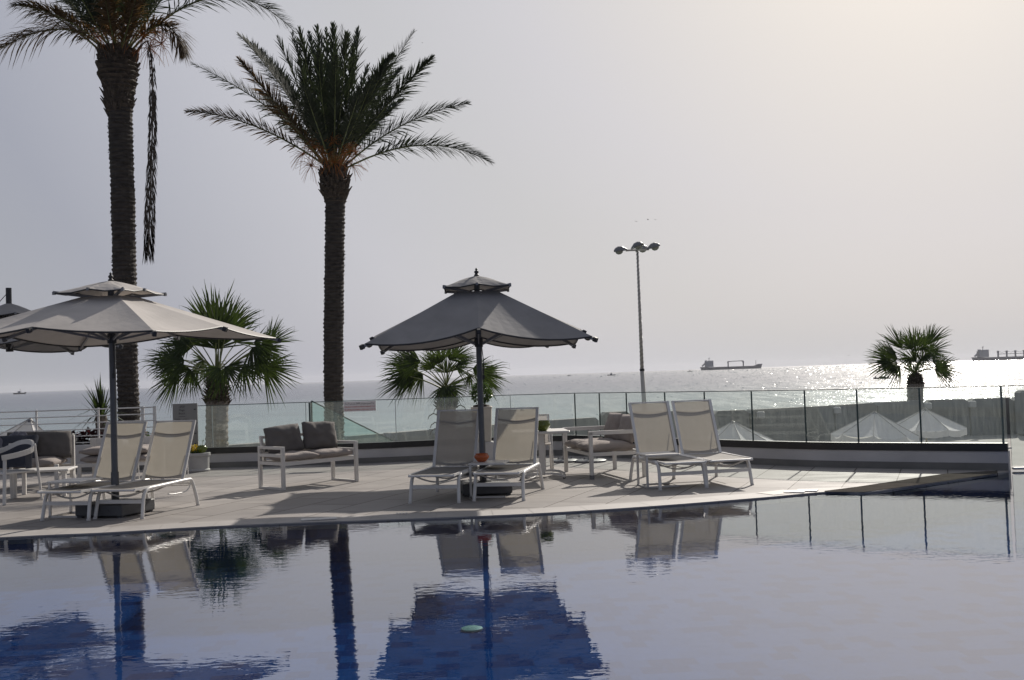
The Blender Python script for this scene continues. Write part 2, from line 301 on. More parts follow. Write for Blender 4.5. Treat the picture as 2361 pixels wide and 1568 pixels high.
# ---------------------------------------------------------------- mesh helpers
class MB:
    def __init__(s): s.v = []; s.f = []; s.mi = []
    def add(s, vs, fs, mi=0):
        o = len(s.v); s.v += [tuple(v) for v in vs]; s.f += [tuple(i + o for i in f) for f in fs]; s.mi += [mi] * len(fs)
    def box(s, c, d, rz=0.0, mat3=None, mi=0, ch=0.0):
        c = Vector(c); hx, hy, hz = d[0] / 2, d[1] / 2, d[2] / 2
        m = mat3 if mat3 else Matrix.Rotation(rz, 3, 'Z')
        if ch <= 0:
            vs = [c + m @ Vector((x * hx, y * hy, z * hz)) for z in (-1, 1) for y in (-1, 1) for x in (-1, 1)]
            s.add(vs, [(0, 2, 3, 1), (4, 5, 7, 6), (0, 1, 5, 4), (2, 6, 7, 3), (0, 4, 6, 2), (1, 3, 7, 5)], mi)
        else:
            vs = []; ch = min(ch, hx * .49, hy * .49, hz * .49)
            rings = []
            for zz, sh in ((-hz, ch), (-hz + ch, 0), (hz - ch, 0), (hz, ch)):
                X, Y = hx - sh, hy - sh; k = ch
                pts = [(X, -Y + k), (X, Y - k), (X - k, Y), (-X + k, Y), (-X, Y - k), (-X, -Y + k), (-X + k, -Y), (X - k, -Y)]
                rings.append([c + m @ Vector((p[0], p[1], zz)) for p in pts])
            for r_ in rings: vs += r_
            fs = [tuple(reversed(range(8)))]
            for i in range(3):
                for j in range(8):
                    a, b_ = i * 8 + j, i * 8 + (j + 1) % 8
                    fs.append((a, b_, b_ + 8, a + 8))
            fs.append(tuple(range(24, 32)))
            s.add(vs, fs, mi)
    def bar(s, a, b, wd, hg, mi=0, up=Vector((0, 0, 1)), ch=0.0):     # rectangular bar a->b
        a, b = Vector(a), Vector(b); d = b - a; ln = d.length
        if ln < 1e-6: return
        x = d / ln; y = up.cross(x)
        if y.length < 1e-3: y = Vector((0, 1, 0)).cross(x)
        y.normalize(); z = x.cross(y)
        s.box((a + b) / 2, (ln, wd, hg), mat3=Matrix((x, y, z)).transposed(), mi=mi, ch=ch)
    def tube(s, pts, r, n=8, mi=0, cap=True):
        pts = [Vector(p) for p in pts]; rs = r if isinstance(r, (list, tuple)) else [r] * len(pts)
        o = len(s.v); prev = None
        for i, p in enumerate(pts):
            d = (pts[min(i + 1, len(pts) - 1)] - pts[max(i - 1, 0)])
            d = d.normalized() if d.length > 1e-9 else Vector((0, 0, 1))
            if prev is None:
                u = d.cross(Vector((0, 0, 1)))
                if u.length < 1e-2: u = d.cross(Vector((1, 0, 0)))
            else:
                u = prev - d * prev.dot(d)
            u.normalize(); v = d.cross(u); prev = u
            for j in range(n):
                an = 2 * math.pi * j / n
                s.v.append(tuple(p + (u * math.cos(an) + v * math.sin(an)) * rs[i]))
        for i in range(len(pts) - 1):
            for j in range(n):
                a, b_ = o + i * n + j, o + i * n + (j + 1) % n
                s.f.append((a, b_, b_ + n, a + n)); s.mi.append(mi)
        if cap:
            s.f.append(tuple(o + j for j in reversed(range(n)))); s.mi.append(mi)
            s.f.append(tuple(o + (len(pts) - 1) * n + j for j in range(n))); s.mi.append(mi)
    def lathe(s, prof, c=(0, 0, 0), n=20, mi=0, wob=0.0):
        c = Vector(c); o = len(s.v)
        for (r_, z) in prof:
            for j in range(n):
                an = 2 * math.pi * j / n; k = 1 + wob * random.uniform(-1, 1)
                s.v.append((c.x + r_ * k * math.cos(an), c.y + r_ * k * math.sin(an), c.z + z))
        for i in range(len(prof) - 1):
            for j in range(n):
                a, b_ = o + i * n + j, o + i * n + (j + 1) % n
                s.f.append((a, b_, b_ + n, a + n)); s.mi.append(mi)
        s.f.append(tuple(o + j for j in reversed(range(n)))); s.mi.append(mi)
        s.f.append(tuple(o + (len(prof) - 1) * n + j for j in range(n))); s.mi.append(mi)
    def build(s, name, mats, parent=None, smooth=False, loc=None, rz=0.0, auto=None):
        me = bpy.data.meshes.new(name); me.from_pydata(s.v, [], s.f)
        for m_ in (mats if isinstance(mats, (list, tuple)) else [mats]): me.materials.append(m_)
        me.polygons.foreach_set('material_index', s.mi)
        if smooth: me.polygons.foreach_set('use_smooth', [True] * len(me.polygons))
        me.update()
        if auto and smooth:
            me.set_sharp_from_angle(angle=R(auto))
        o = bpy.data.objects.new(name, me); scene.collection.objects.link(o)
        if parent: o.parent = parent
        if loc is not None: o.location = loc
        o.rotation_euler = (0, 0, rz)
        return o

def tag(o, label=None, cat=None, group=None, kind=None):
    if label: o['label'] = label
    if cat: o['category'] = cat
    if group: o['group'] = group
    if kind: o['kind'] = kind
    return o
def empty(name, loc, rz=0.0, label=None, cat=None, group=None):
    o = bpy.data.objects.new(name, None); scene.collection.objects.link(o)
    o.location = loc; o.rotation_euler = (0, 0, rz); o.empty_display_size = .2
    return tag(o, label, cat, group)
def copy_tree(o, parent=None):
    c = o.copy(); scene.collection.objects.link(c); c.parent = parent
    for ch in list(o.children): copy_tree(ch, c)
    return c
def smooth_path(pts, k=6):      # Catmull-Rom
    pts = [Vector(p) for p in pts]; P = [pts[0] * 2 - pts[1]] + pts + [pts[-1] * 2 - pts[-2]]; out_ = []
    for i in range(1, len(P) - 2):
        for j in range(k):
            t = j / k; a, b, c, d = P[i - 1], P[i], P[i + 1], P[i + 2]
            out_.append(.5 * ((2 * b) + (c - a) * t + (2 * a - 5 * b + 4 * c - d) * t * t + (3 * b - a - 3 * c + d) * t ** 3))
    out_.append(pts[-1]); return out_

# a soft cushion: subdivided, puffed box with crumples
def cushion(mb, size, mat3=None, c=(0, 0, 0), puff=.18, crump=.01, seed=0, n=14):
    sx_, sy_, sz_ = size; m = mat3 or Matrix.Identity(3); c = Vector(c)
    o = len(mb.v)
    def P(u, v, top):
        x = u * sx_ / 2; y = v * sy_ / 2
        e1 = max(0, 1 - abs(u) ** 5) ** .5; e2 = max(0, 1 - abs(v) ** 5) ** .5
        h = sz_ / 2 * (.30 + .70 * (e1 * e2)) * (1 + puff * (1 - u * u) * (1 - v * v))
        q = Vector((x * (1 - .03 * v * v), y * (1 - .03 * u * u), h * top))
        nn = noise.noise(Vector((x * 5 + seed, y * 5, top * 3.0))) + .5 * noise.noise(Vector((x * 14 + seed, y * 12, top)))
        q.z += crump * 2 * nn
        return c + m @ q
    for top in (1, -1):
        for i in range(n + 1):
            for j in range(n + 1):
                mb.v.append(tuple(P(i / n * 2 - 1, j / n * 2 - 1, top)))
    W = n + 1
    for t_, base in ((0, o), (1, o + W * W)):
        for i in range(n):
            for j in range(n):
                q = (base + i * W + j, base + (i + 1) * W + j, base + (i + 1) * W + j + 1, base + i * W + j + 1)
                mb.f.append(q if t_ == 0 else tuple(reversed(q))); mb.mi.append(0)
    B = W * W
    for i in range(n):
        for (a, b) in (((i * W), ((i + 1) * W)), (((i + 1) * W + n), (i * W + n)), ((i + 1), i), ((n * W + i), (n * W + i + 1))):
            mb.f.append((o + a, o + B + a, o + B + b, o + b)); mb.mi.append(0)

# ================================================================ SETTING
SEA_Z = -3.5; GZ = -2.4; WZ = -0.014
# sea
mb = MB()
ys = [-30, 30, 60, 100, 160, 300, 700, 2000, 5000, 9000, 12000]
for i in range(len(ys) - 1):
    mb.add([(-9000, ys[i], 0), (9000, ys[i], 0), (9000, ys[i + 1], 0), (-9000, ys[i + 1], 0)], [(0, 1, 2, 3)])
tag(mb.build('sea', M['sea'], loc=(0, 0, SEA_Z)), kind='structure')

# sun glitter: added facets, thickest sunward, leaning to the camera, sized by distance
mb = MB(); rnd = random.Random(5)
for k in range(32000):
    Y = 60 * (60 ** rnd.random()); u_ = rnd.gauss(.45, .20)
    if u_ < -.1 or u_ > .9: continue
    X = u_ * Y; sz = max(.12, min(2.2, Y * .00085)) * rnd.uniform(.4, 1.4)
    az_ = math.atan2(-X, -Y) + rnd.gauss(0, .45); tl = abs(rnd.gauss(R(9), R(6)))
    wv = Vector((math.cos(-az_), math.sin(-az_) * 1.0, 0)); wv = Vector((math.cos(az_ + math.pi), -math.sin(az_ + math.pi), 0))
    fw = Vector((math.sin(az_), math.cos(az_), 0)); bk_ = -fw * math.cos(tl) + Vector((0, 0, math.sin(tl)))
    c_ = Vector((X, Y, .004)); wd_ = sz * rnd.uniform(.8, 2.2); dp_ = sz * .9
    p0, p1 = c_ - wv * wd_ / 2, c_ + wv * wd_ / 2; q0, q1 = p0 + bk_ * dp_ + wv * wd_ * .2, p1 + bk_ * dp_ - wv * wd_ * .2
    mb.add([p0, p1, q1, q0], [(0, 1, 2, 3)])
tag(mb.build('glitter_facets', M['glint'], loc=(0, 0, SEA_Z)), kind='stuff')
# pool edge (deck side) as a smooth curve on the ground
edge_px = [(0, 1239), (240, 1228), (450, 1215.5), (655, 1206.4), (853, 1199.5), (1100, 1190), (1268, 1182), (1503, 1167), (1758, 1147), (1905, 1134), (1993, 1135), (2100, 1120.5), (2200, 1106.5), (2290, 1093)]
edge = [gp(x, y) for x, y in edge_px]
wall_px = [(475, 1080), (836, 1070), (1060, 1060), (1274, 1049.5), (1440, 1056), (1660, 1067), (1875, 1076.5), (2109, 1081.5), (2326, 1085)]
wall = [gp(x, y) for x, y in wall_px]
wall[1].y = 19.75; wall[0].y = 19.9; wall[2].y = 20.05; wall[3].y = 20.2; wall[3].x = .75
wallL = [Vector((-13, 20.0, 0))] + wall
corner = wall[-1]
edge = [Vector((-13, edge[0].y - 1.6, 0)), Vector((-8.5, edge[0].y - .55, 0))] + edge + [corner + Vector((-.03, -.06, 0))]
edge_s = smooth_path(edge, 5)
# deck slab
mb = MB()
poly = edge_s + list(reversed(wallL))
top = [Vector((p.x, p.y, 0)) for p in poly]
mb.add(top, [tuple(range(len(top)))])
for i in range(len(edge_s) - 1):
    a, b = edge_s[i], edge_s[i + 1]
    mb.add([(a.x, a.y, 0), (a.x, a.y, -.08), (b.x, b.y, -.08), (b.x, b.y, 0)], [(0, 1, 2, 3)])
tag(mb.build('pool_deck', M['deck']), kind='structure')
# coping strip 4 mm above the slab, flush with the edge
mb = MB()
inn = []
for i, p in enumerate(edge_s):
    d = edge_s[min(i + 1, len(edge_s) - 1)] - edge_s[max(i - 1, 0)]; d.normalize()
    inn.append(Vector((p.x - d.y * .42, p.y + d.x * .42, 0)))
pl = [p for p in edge_s]
K = len(edge_s) - 9
for i in range(0, K):
    a, b, c_, d_ = pl[i], pl[i + 1], inn[i + 1], inn[i]
    g = .004 if i % 3 == 2 else 0
    v = (b - a); vb = b - v.normalized() * g; dc = c_ - (c_ - d_).normalized() * g
    mb.add([(a.x, a.y - .02, .004), (vb.x, vb.y - .02, .004), (dc.x, dc.y, .004), (d_.x, d_.y, .004)], [(0, 1, 2, 3)])
    mb.add([(a.x, a.y - .02, .004), (a.x, a.y - .02, -.012), (vb.x, vb.y - .02, -.012), (vb.x, vb.y - .02, .004)], [(0, 1, 2, 3)])
tag(mb.build('pool_coping', M['coping']), kind='structure')
# pool basin: floor and side under the deck edge
PF = -.45
GLX0 = corner + Vector((.06, .25, 0))
mb = MB()
fl_ = [(-14, 3.2), (16, 3.2), (16, corner.y - .5), (corner.x + .12, corner.y + .2), (3, 19), (-14, 19)]
mb.add([(x, y, PF) for x, y in fl_], [tuple(range(6))])
tag(mb.build('pool_floor', M['tile']), kind='structure')
mb = MB()
for i in range(len(edge_s) - 1):
    a, b = edge_s[i], edge_s[i + 1]
    mb.add([(a.x, a.y + .01, -.075), (a.x, a.y + .01, PF + .004), (b.x, b.y + .01, PF + .004), (b.x, b.y + .01, -.075)], [(0, 1, 2, 3)])
mb.box((0, 3.1, (PF - .02) / 2), (32, .2, abs(PF)))
tag(mb.build('pool_wall', M['tilev']), kind='structure')
# water sheet: covers the pool and runs to the low glass on the right
gl_far = [Vector((corner.x + .02, corner.y + .12, 0)), Vector((16, corner.y - .55, 0))]
mb = MB()
wp = [(-14, 3.2), (16, 3.2), (16, gl_far[1].y)] + [(gl_far[0].x, gl_far[0].y)] + [(p.x, p.y + .03) for p in reversed(edge_s)] + [(-14, edge_s[0].y)]
mb.add([(x, y, WZ) for x, y in wp], [tuple(range(len(wp)))])
tag(mb.build('pool_water', M['poolw']), kind='structure')
mb = MB(); mb.box((0, 0.6, -.06), (34, 4.8, .12))
tag(mb.build('near_deck', M['deck'], loc=(0, 0, -.002)), kind='structure')

# promenade and beach ground behind the parapet
sw_px = [((793, 1007), -.72), ((895, 999), -.72), ((1000, 990.5), -.72), ((1264, 969.6), -.72), ((1382, 962), -.72)]
sw2_px = [(1388, 951), (1455, 948), (1645, 948), (1729, 944.8), (1924, 935), (2023, 928.5), (2133, 923), (2235, 920), (2338, 916.6)]
swL = [Vector((-60, 8, 0)), Vector((-22, 29.5, 0))] + [gp(x, y, z) for (x, y), z in sw_px]
swR = [gp(x, y, -.5) for x, y in sw2_px]
far_end = swR[-1] + Vector((34, 2, 0))
mb = MB()
gpoly = [(-60, -12)] + [(p.x, p.y + .3) for p in swL] + [(p.x, p.y + .3) for p in swR] + [(far_end.x, far_end.y), (90, 60), (90, -12)]
mb.add([(x, y, 0) for x, y in gpoly], [tuple(reversed(range(len(gpoly))))])
tag(mb.build('promenade_ground', M['sand'], loc=(0, 0, GZ)), kind='structure')

# sea wall: a thing made of cast segments
sw = empty('sea_wall', (0, 0, 0), label='long grey concrete sea wall beyond the glass balustrade', cat='wall')
def wall_run(pts, ztop, th, name, parent, m, gaps=True, ybump=0):
    for i in range(len(pts) - 1):
        a, b = pts[i], pts[i + 1]
        mbx = MB(); d = (b - a); ln = d.length; u = d / ln
        a2 = a + u * .05; b2 = b - u * .05
        za, zb = ztop, ztop
        nrm_ = Vector((-u.y, u.x, 0)) * th
        e_ = .22
        prof = [(0, GZ - .6), (0, ztop - e_), (e_, ztop - e_ * .4), (e_ * 1.6, ztop)]
        # body with softly rounded top ends, as in cast segments
        vs = []
        for off in (Vector((0, 0, 0)), nrm_):
            vs += [a2 + off + Vector((0, 0, GZ - 1.3)), b2 + off + Vector((0, 0, GZ - 1.3)), b2 + off + Vector((0, 0, ztop - .16)), b2 - u * .2 + off + Vector((0, 0, ztop)),
                   a2 + u * .2 + off + Vector((0, 0, ztop)), a2 + off + Vector((0, 0, ztop - .16))]
        mbx.add(vs, [(0, 1, 2, 3, 4, 5), (11, 10, 9, 8, 7, 6), (0, 6, 7, 1), (1, 7, 8, 2), (2, 8, 9, 3), (3, 9, 10, 4), (4, 10, 11, 5), (5, 11, 6, 0)])
        mbx.build(name, m, parent)
def zfix(p): return Vector((p.x, p.y, 0))
wall_run([zfix(p) for p in swL], -.72, .6, 'wall_segment', sw, M['conc'])
wall_run([zfix(p) for p in swR] + [zfix(far_end)], -.5, .6, 'wall_segment', sw, M['conc'])
# taller stub at the right end
p = at(2350, 905, 54.0)
mb = MB(); mb.box((p.x + 6, 54.2, (p.z + GZ) / 2 + .05), (12, .9, p.z - GZ + .1), ch=.12)
mb.build('wall_pier', M['conc'], sw)
# tops of the segment joints carry small pale brackets
mb = MB()
for x in (1750, 1925, 2133, 2235):
    q = gp(x, {1750: 950, 1925: 940, 2133: 930, 2235: 926}[x], -.62); mb.box((q.x, q.y - .35, -.75), (.35, .25, .34), ch=.05)
mb.build('wall_bracket', M['ledge'], sw)

# ---------------------------------------------------------------- parapet with balustrade
def offset_poly(pts, d):
    o = []
    for i, p in enumerate(pts):
        a = pts[max(i - 1, 0)]; b = pts[min(i + 1, len(pts) - 1)]; u = (b - a).normalized()
        o.append(Vector((p.x - u.y * d, p.y + u.x * d, 0)))
    return o
def strip(name, pts, d0, d1, z0, z1, m, parent):
    A, B = offset_poly(pts, d0), offset_poly(pts, d1); mbx = MB()
    for i in range(len(pts) - 1):
        vs = [(A[i].x, A[i].y, z0), (A[i + 1].x, A[i + 1].y, z0), (B[i + 1].x, B[i + 1].y, z0), (B[i].x, B[i].y, z0),
              (A[i].x, A[i].y, z1), (A[i + 1].x, A[i + 1].y, z1), (B[i + 1].x, B[i + 1].y, z1), (B[i].x, B[i].y, z1)]
        fs = [(0, 1, 5, 4), (1, 2, 6, 5) if i == len(pts) - 2 else None, (2, 3, 7, 6), (3, 0, 4, 7) if i == 0 else None, (4, 5, 6, 7), (3, 2, 1, 0)]
        mbx.add(vs, [f for f in fs if f])
    return mbx.build(name, m, parent)
par = empty('parapet_wall', (0, 0, 0), label='low white parapet wall with grey plinth and black glass channel around the deck', cat='wall')
wcur = [wall[0] + Vector((-.25, 0, 0))] + smooth_path(wall, 4)[1:]
strip('wall_body', wcur, 0.0, .26, -2.4, .262, M['wallw'], par)
strip('plinth', wcur, -.018, -.001, -.1, .10, M['plinth'], par)
strip('glass_channel', wcur, -.012, .10, .263, .375, M['black'], par)
# left run: plain white wall, planted behind, carrying the rail
lw = empty('planter_wall', (0, 0, 0), label='plain white low wall under the wire rail at the left', cat='wall')
mb = MB(); xw = wcur[0].x - .02
mb.box(((xw - 13) / 2, 20.22, .02), (xw + 13, .22, .94), ch=.015); mb.build('wall_body', M['wallw'], lw)
mb = MB(); mb.box(((xw - 13) / 2, 20.09, .06), (xw + 13 - .04, .03, .12)); mb.build('plinth', M['plinth'], lw)
mb = MB(); mb.box(((xw - 13) / 2, 20.70, -.35), (xw + 13, .7, 1.3)); mb.build('soil_bed', M['soil'], lw)

# glass panels: joints seen in the picture, placed on the parapet curve
glass_line = offset_poly(wcur, .045)
def on_line(px):                    # ground point on the glass line for a picture column
    best = None
    for i in range(len(glass_line) - 1):
        a, b = glass_line[i], glass_line[i + 1]
        for k in range(21):
            q = a.lerp(b, k / 20); v = CM.transposed() @ Vector((q.x, q.y, .75 - EYE))
            X = PW / 2 + FPX * v.x / -v.z
            if best is None or abs(X - px) < best[0]: best = (abs(X - px), q, i)
    return best[1]
bal = empty('glass_balustrade', (0, 0, 0), label='clear frameless glass balustrade standing in the black channel along the terrace', cat='glass fence')
joints = [362, 492, 706, 914, 1026, 1177, 1327, 1383, 1446, 1534, 1626, 1733, 1857, 1978, 2121, 2322]
jp = [on_line(x) for x in joints]
jp[0] = wcur[0] + Vector((.02, .045, 0))
def glass_panel(a, b, z0, z1, m_edge, parent, th=.014, name='glass_panel', zb=None):
    mbx = MB(); d = (b - a); u = d.normalized(); a = a + u * .004; b = b - u * .004; nr = Vector((-u.y, u.x, 0)) * th / 2
    zb = z1 if zb is None else zb
    vs = [a - nr + Vector((0, 0, z0)), b - nr + Vector((0, 0, z0)), b - nr + Vector((0, 0, zb)), a - nr + Vector((0, 0, z1)),
          a + nr + Vector((0, 0, z0)), b + nr + Vector((0, 0, z0)), b + nr + Vector((0, 0, zb)), a + nr + Vector((0, 0, z1))]
    mbx.add(vs, [(0, 1, 2, 3), (5, 4, 7, 6)], 0)
    mbx.add(vs, [(3, 2, 6, 7), (1, 5, 6, 2), (4, 0, 3, 7), (4, 5, 1, 0)], 1)
    return mbx.build(name, [M['glass'], m_edge], parent)
for i in range(len(jp) - 1):
    pale = 1 <= i < 5
    glass_panel(jp[i], jp[i + 1], .37, 1.155, M['gedge'] if not pale else M['gedge'], bal)
# thin seal strips between the panels
def seal(px_i, m_, wd):
    q = jp[px_i]; mbx = MB(); mbx.box((q.x, q.y - .009, .765), (wd, .008, .776)); mbx.build('joint_seal', m_, bal)
for k in range(1, len(jp) - 1):
    if k <= 5: seal(k, M['gedgel'], .012)
    else: seal(k, M['gedge'], .024)
mb = MB(); q = on_line(714); mb.box((q.x, q.y - .02, .765), (.03, .03, .776)); mb.build('panel_end', M['gedge'], bal)
# cap edge on the panels
def cap_line(pts, z, m_, parent, name='top_edge', wd=.02, h=.012):
    mbx = MB()
    for a, b in zip(pts[:-1], pts[1:]): mbx.bar((a.x, a.y, z), (b.x, b.y, z), wd, h)
    return mbx.build(name, m_, parent)
cap_line(jp, 1.163, M['gedge'], bal)

# stair glass: second, lower pane behind, sloping down towards the beach
sg = empty('stair_balustrade', (0, 0, 0), label='sloping green-tinted glass panel of the beach stair behind the balustrade', cat='glass panel')
a = at(718, 926, 20.6); b = at(905, 1018, 21.6)
mb = MB()
vs = [Vector((a.x, a.y, .2)), Vector((b.x, b.y, -.7)), b, a]; off = Vector((.0, .014, 0))
mb.add(vs + [v + off for v in vs], [(0, 1, 2, 3), (7, 6, 5, 4)], 0)
mb.add(vs + [v + off for v in vs], [(3, 2, 6, 7), (1, 5, 6, 2), (4, 0, 3, 7), (4, 5, 1, 0)], 1)
gg = M['glass'].copy(); gg.name = 'green_glass'
for nd in gg.node_tree.nodes:
    if nd.type == 'BSDF_TRANSPARENT': nd.inputs[0].default_value = (.80, .92, .89, 1)
mb.build('glass_panel', [gg, M['gedge']], sg)
mb = MB(); mb.bar(a + Vector((0, 0, .012)), b + Vector((0, 0, .012)), .03, .02); mb.build('top_edge', M['gedge'], sg)
mb = MB(); mb.bar((a.x, a.y, .1), (a.x, a.y, a.z), .03, .03); mb.build('post', M['gedge'], sg)

# end post and the low glass over the water at the right
eg = empty('pool_end_glass', (corner.x, corner.y, 0), label='tall glass panel reaching down to the pool water at the right edge', cat='glass panel')
c0 = Vector((corner.x + .09, corner.y + .10, 0))
dirE = (gl_far[1] - gl_far[0]).normalized()
g0 = c0; 
for k in range(3):
    g1 = g0 + dirE * 2.4
    glass_panel(g0 - eg.location, g1 - eg.location, .05, 1.155, M['gedge'], eg); g0 = g1 + dirE * .01
mb = MB(); mb.bar(c0 - eg.location + Vector((0, -.03, .02)), c0 + dirE * 7.2 - eg.location + Vector((0, -.03, .012)), .09, .03, ch=.008); mb.build('bottom_rail', M['metalw'], eg)
mb = MB(); mb.bar(c0 - eg.location + Vector((0, .12, -.35)), c0 + dirE * 7.2 - eg.location + Vector((0, .12, -.35)), .2, .66, ch=.008); mb.build('sill_wall', M['conc'], eg)
cap_line([c0 - eg.location, c0 + dirE * 7.2 - eg.location], 1.163, M['gedge'], eg)
mb = MB(); mb.box((-.01, .10, .56), (.02, .03, 1.2)); mb.build('end_post', M['gedge'], eg)
mb = MB(); mb.box((.01, .10, .305), (.13, .12, .02)); mb.build('bracket', M['ledge'], eg)

# wire rail on the left
rail = empty('wire_railing', (0, 0, 0), label='white metal railing with six thin horizontal bars above the left wall', cat='railing')
zt = 1.18
posts = [at(83.6, 946, 20.22), at(226.5, 939, 20.22), at(328.6, 934, 20.22), at(356, 932.7, 20.22)]
for i, p in enumerate(posts):
    mb = MB(); wd = .035 if i < 2 else .06
    mb.box((p.x, 20.22, (.49 + zt) / 2), (wd, .03, zt - .49 + .01), ch=.004); mb.build('post', M['metalw'], rail)
mb = MB(); mb.box((-11.2, 20.22, .84), (.035, .03, .70)); mb.build('post', M['metalw'], rail)
for k in range(6):
    z = zt - .02 - k * .125
    mb = MB(); mb.tube([(-13, 20.20, z), (posts[3].x, 20.20, z)], .011 if k else .014, 6); mb.build('rail_bar', M['metalw'], rail, smooth=True)

# ================================================================ PARASOLS
def scallop_quad(mb, p0, p1, q0, q1, n=8, m_=6, sag=.05, mi=0, dip=.03):
    # panel between ribs p0->p1 (inner->outer) and q0->q1 ; the outer edge hangs between the ribs
    o = len(mb.v)
    for i in range(m_ + 1):
        t = i / m_
        a = p0.lerp(p1, t); b = q0.lerp(q1, t)
        for j in range(n + 1):
            s_ = j / n; w_ = 4 * s_ * (1 - s_)
            v = a.lerp(b, s_)
            v.z -= sag * w_ * (t ** 1.5) + dip * w_ * math.sin(math.pi * t) * .6
            mb.v.append(tuple(v))
    for i in range(m_):
        for j in range(n):
            mb.f.append((o + i * (n + 1) + j, o + (i + 1) * (n + 1) + j, o + (i + 1) * (n + 1) + j + 1, o + i * (n + 1) + j + 1)); mb.mi.append(mi)
def build_parasol(loc, rz, W, ztop, zmid, zcor, zvent, zven_top, label, sag=.04, group='grey garden parasols on the terrace', lean=0.0, base=True, base_rz=R(0), finial=True, stub=False, base_off=(0, 0), base_size=.62, cloth='canopy'):
    root = empty('garden_parasol', loc, rz, label, 'parasol', group)
    h = W / 2; ri = .25
    tips = []; inner = []
    for k in range(8):
        an = k * math.pi / 4
        corner_ = (k % 2 == 1)
        r_ = h * (math.sqrt(2) if corner_ else 1.0); z = zcor if corner_ else zmid
        tips.append(Vector((r_ * math.cos(an), r_ * math.sin(an), z)))
        ii = ri * (math.sqrt(2) if corner_ else 1.0)
        inner.append(Vector((ii * math.cos(an), ii * math.sin(an), ztop)))
    lx = math.tan(lean)
    mb = MB()
    for k in range(8): scallop_quad(mb, inner[k], tips[k], inner[(k + 1) % 8], tips[(k + 1) % 8], sag=sag)
    cano = mb.build('canopy', M[cloth], root, smooth=False)
    mb = MB()
    for k in range(8):
        p, q = tips[k], tips[(k + 1) % 8]; pts = []
        for j in range(9):
            s_ = j / 8; v = p.lerp(q, s_); v.z -= sag * 4 * s_ * (1 - s_) + .008; pts.append(v)
        mb.tube(pts, .011, 5)
    mb.build('edge_piping', M['piping'], cano)
    # vent cap
    va = .44 * W / 2.8; mb = MB(); vt = []; vi = []
    for k in range(8):
        an = k * math.pi / 4; f = math.sqrt(2) if k % 2 else 1.0
        vt.append(Vector((va * f * math.cos(an), va * f * math.sin(an), zvent - (.03 if k % 2 else 0))))
        vi.append(Vector((.05 * math.cos(an), .05 * math.sin(an), zven_top)))
    for k in range(8): scallop_quad(mb, vi[k], vt[k], vi[(k + 1) % 8], vt[(k + 1) % 8], n=4, m_=4, sag=.02, dip=-.03)
    vent = mb.build('vent_cap', M[cloth], root)
    mb = MB()
    for k in range(8):
        mb.tube([vt[k] - Vector((0, 0, .008)), vt[(k + 1) % 8].lerp(vt[k], .5) - Vector((0, 0, .028)), vt[(k + 1) % 8] - Vector((0, 0, .008))], .009, 5)
    mb.build('vent_piping', M['piping'], vent)
    mb = MB()
    for k in range(8):
        if k % 2: mb.bar(vt[k] * 1.02 - Vector((0, 0, .05)), Vector((0, 0, zvent - .10)), .02, .035)
        mb.bar(vt[k] + Vector((0, 0, -.025)), vt[k] + Vector((0, 0, .01)), .03, .03)
    mb.build('vent_frame', M['rib'], vent)
    # ribs with end caps and struts
    hub = Vector((0, 0, ztop - .04)); runz = zcor - .25
    for k in range(8):
        mb = MB(); t = tips[k]; off_ = Vector((0, 0, -.022))
        mb.bar(hub + (inner[k] - Vector((0, 0, ztop))) * .4 + off_, t + off_ + (t - inner[k]).normalized() * .05, .022, .036)
        rb = mb.build('rib', M['rib'], root)
        mb = MB(); u = (t - inner[k]).normalized()
        mb.bar(t + off_ + u * .03, t + off_ + u * .08, .04, .055); mb.build('rib_cap', M['piping'], rb)
        mb = MB(); mid = hub.lerp(t, .5) + off_ * 1.6
        mb.bar(Vector((0, 0, zcor + .02)) + (mid - hub) * .08, mid, .016, .028); mb.build('strut', M['rib'], rb)
    mb = MB(); mb.tube([(0, 0, zcor - .05), (0, 0, zcor + .07)], .055, 12); mb.build('runner', M['piping'], root, smooth=True, auto=40); mb = MB(); mb.tube([(0, 0, ztop - .10), (0, 0, ztop)], .06, 12)
    mb.build('hub', M['piping'], root, smooth=True, auto=40)
    mb = MB(); mb.tube([(0, 0, .15), (0, 0, .52)], .047, 14)
    if stub: mb = MB(); mb.tube([(0, 0, ztop - .2), (0, 0, ztop)], .04, 14)
    mb.tube([(0, 0, .52 if not stub else ztop - .1), (0, 0, ztop + .12)], .039, 14)
    mb.build('pole', M['pole'], root, smooth=True, auto=40)
    mb = MB()
    if finial:
        mb.lathe([(.028, 0), (.035, .02), (.018, .04), (.03, .055), (.03, .07), (.012, .085), (.018, .10), (.006, .115)], (0, 0, zven_top - .005), 12)
    if stub:
        mb.tube([(0, 0, zven_top - .02), (0, 0, zven_top + .24)], .042, 12)
        mb.bar((-.16, 0, zven_top - .01), (-.02, 0, zven_top + .16), .01, .01)
        q0 = Matrix.Rotation(-rz, 3, 'Z') @ Vector((-2.35, .9, 0)); m2 = MB()
        m2.bar(Vector((0, 0, ztop - .12)), q0 + Vector((0, 0, ztop - .12)), .05, .07); m2.build('side_arm', M['piping'], root)
        m2 = MB(); m2.tube([q0, q0 + Vector((0, 0, zven_top - .22))], .05, 12); m2.box(q0 + Vector((0, 0, .06)), (.7, .7, .12), ch=.01); m2.build('side_post', M['pole'], root)
    mb.build('finial', M['piping'], root, smooth=True, auto=50)
    if not stub: mb = MB(); mb.tube([(.035, -.03, zcor), (.06, -.05, zcor - .3), (.05, -.05, zcor - .42)], .006, 5); mb.box((.05, -.05, zcor - .45), (.03, .02, .06))
    if not stub: mb.build('pull_cord', M['piping'], root)
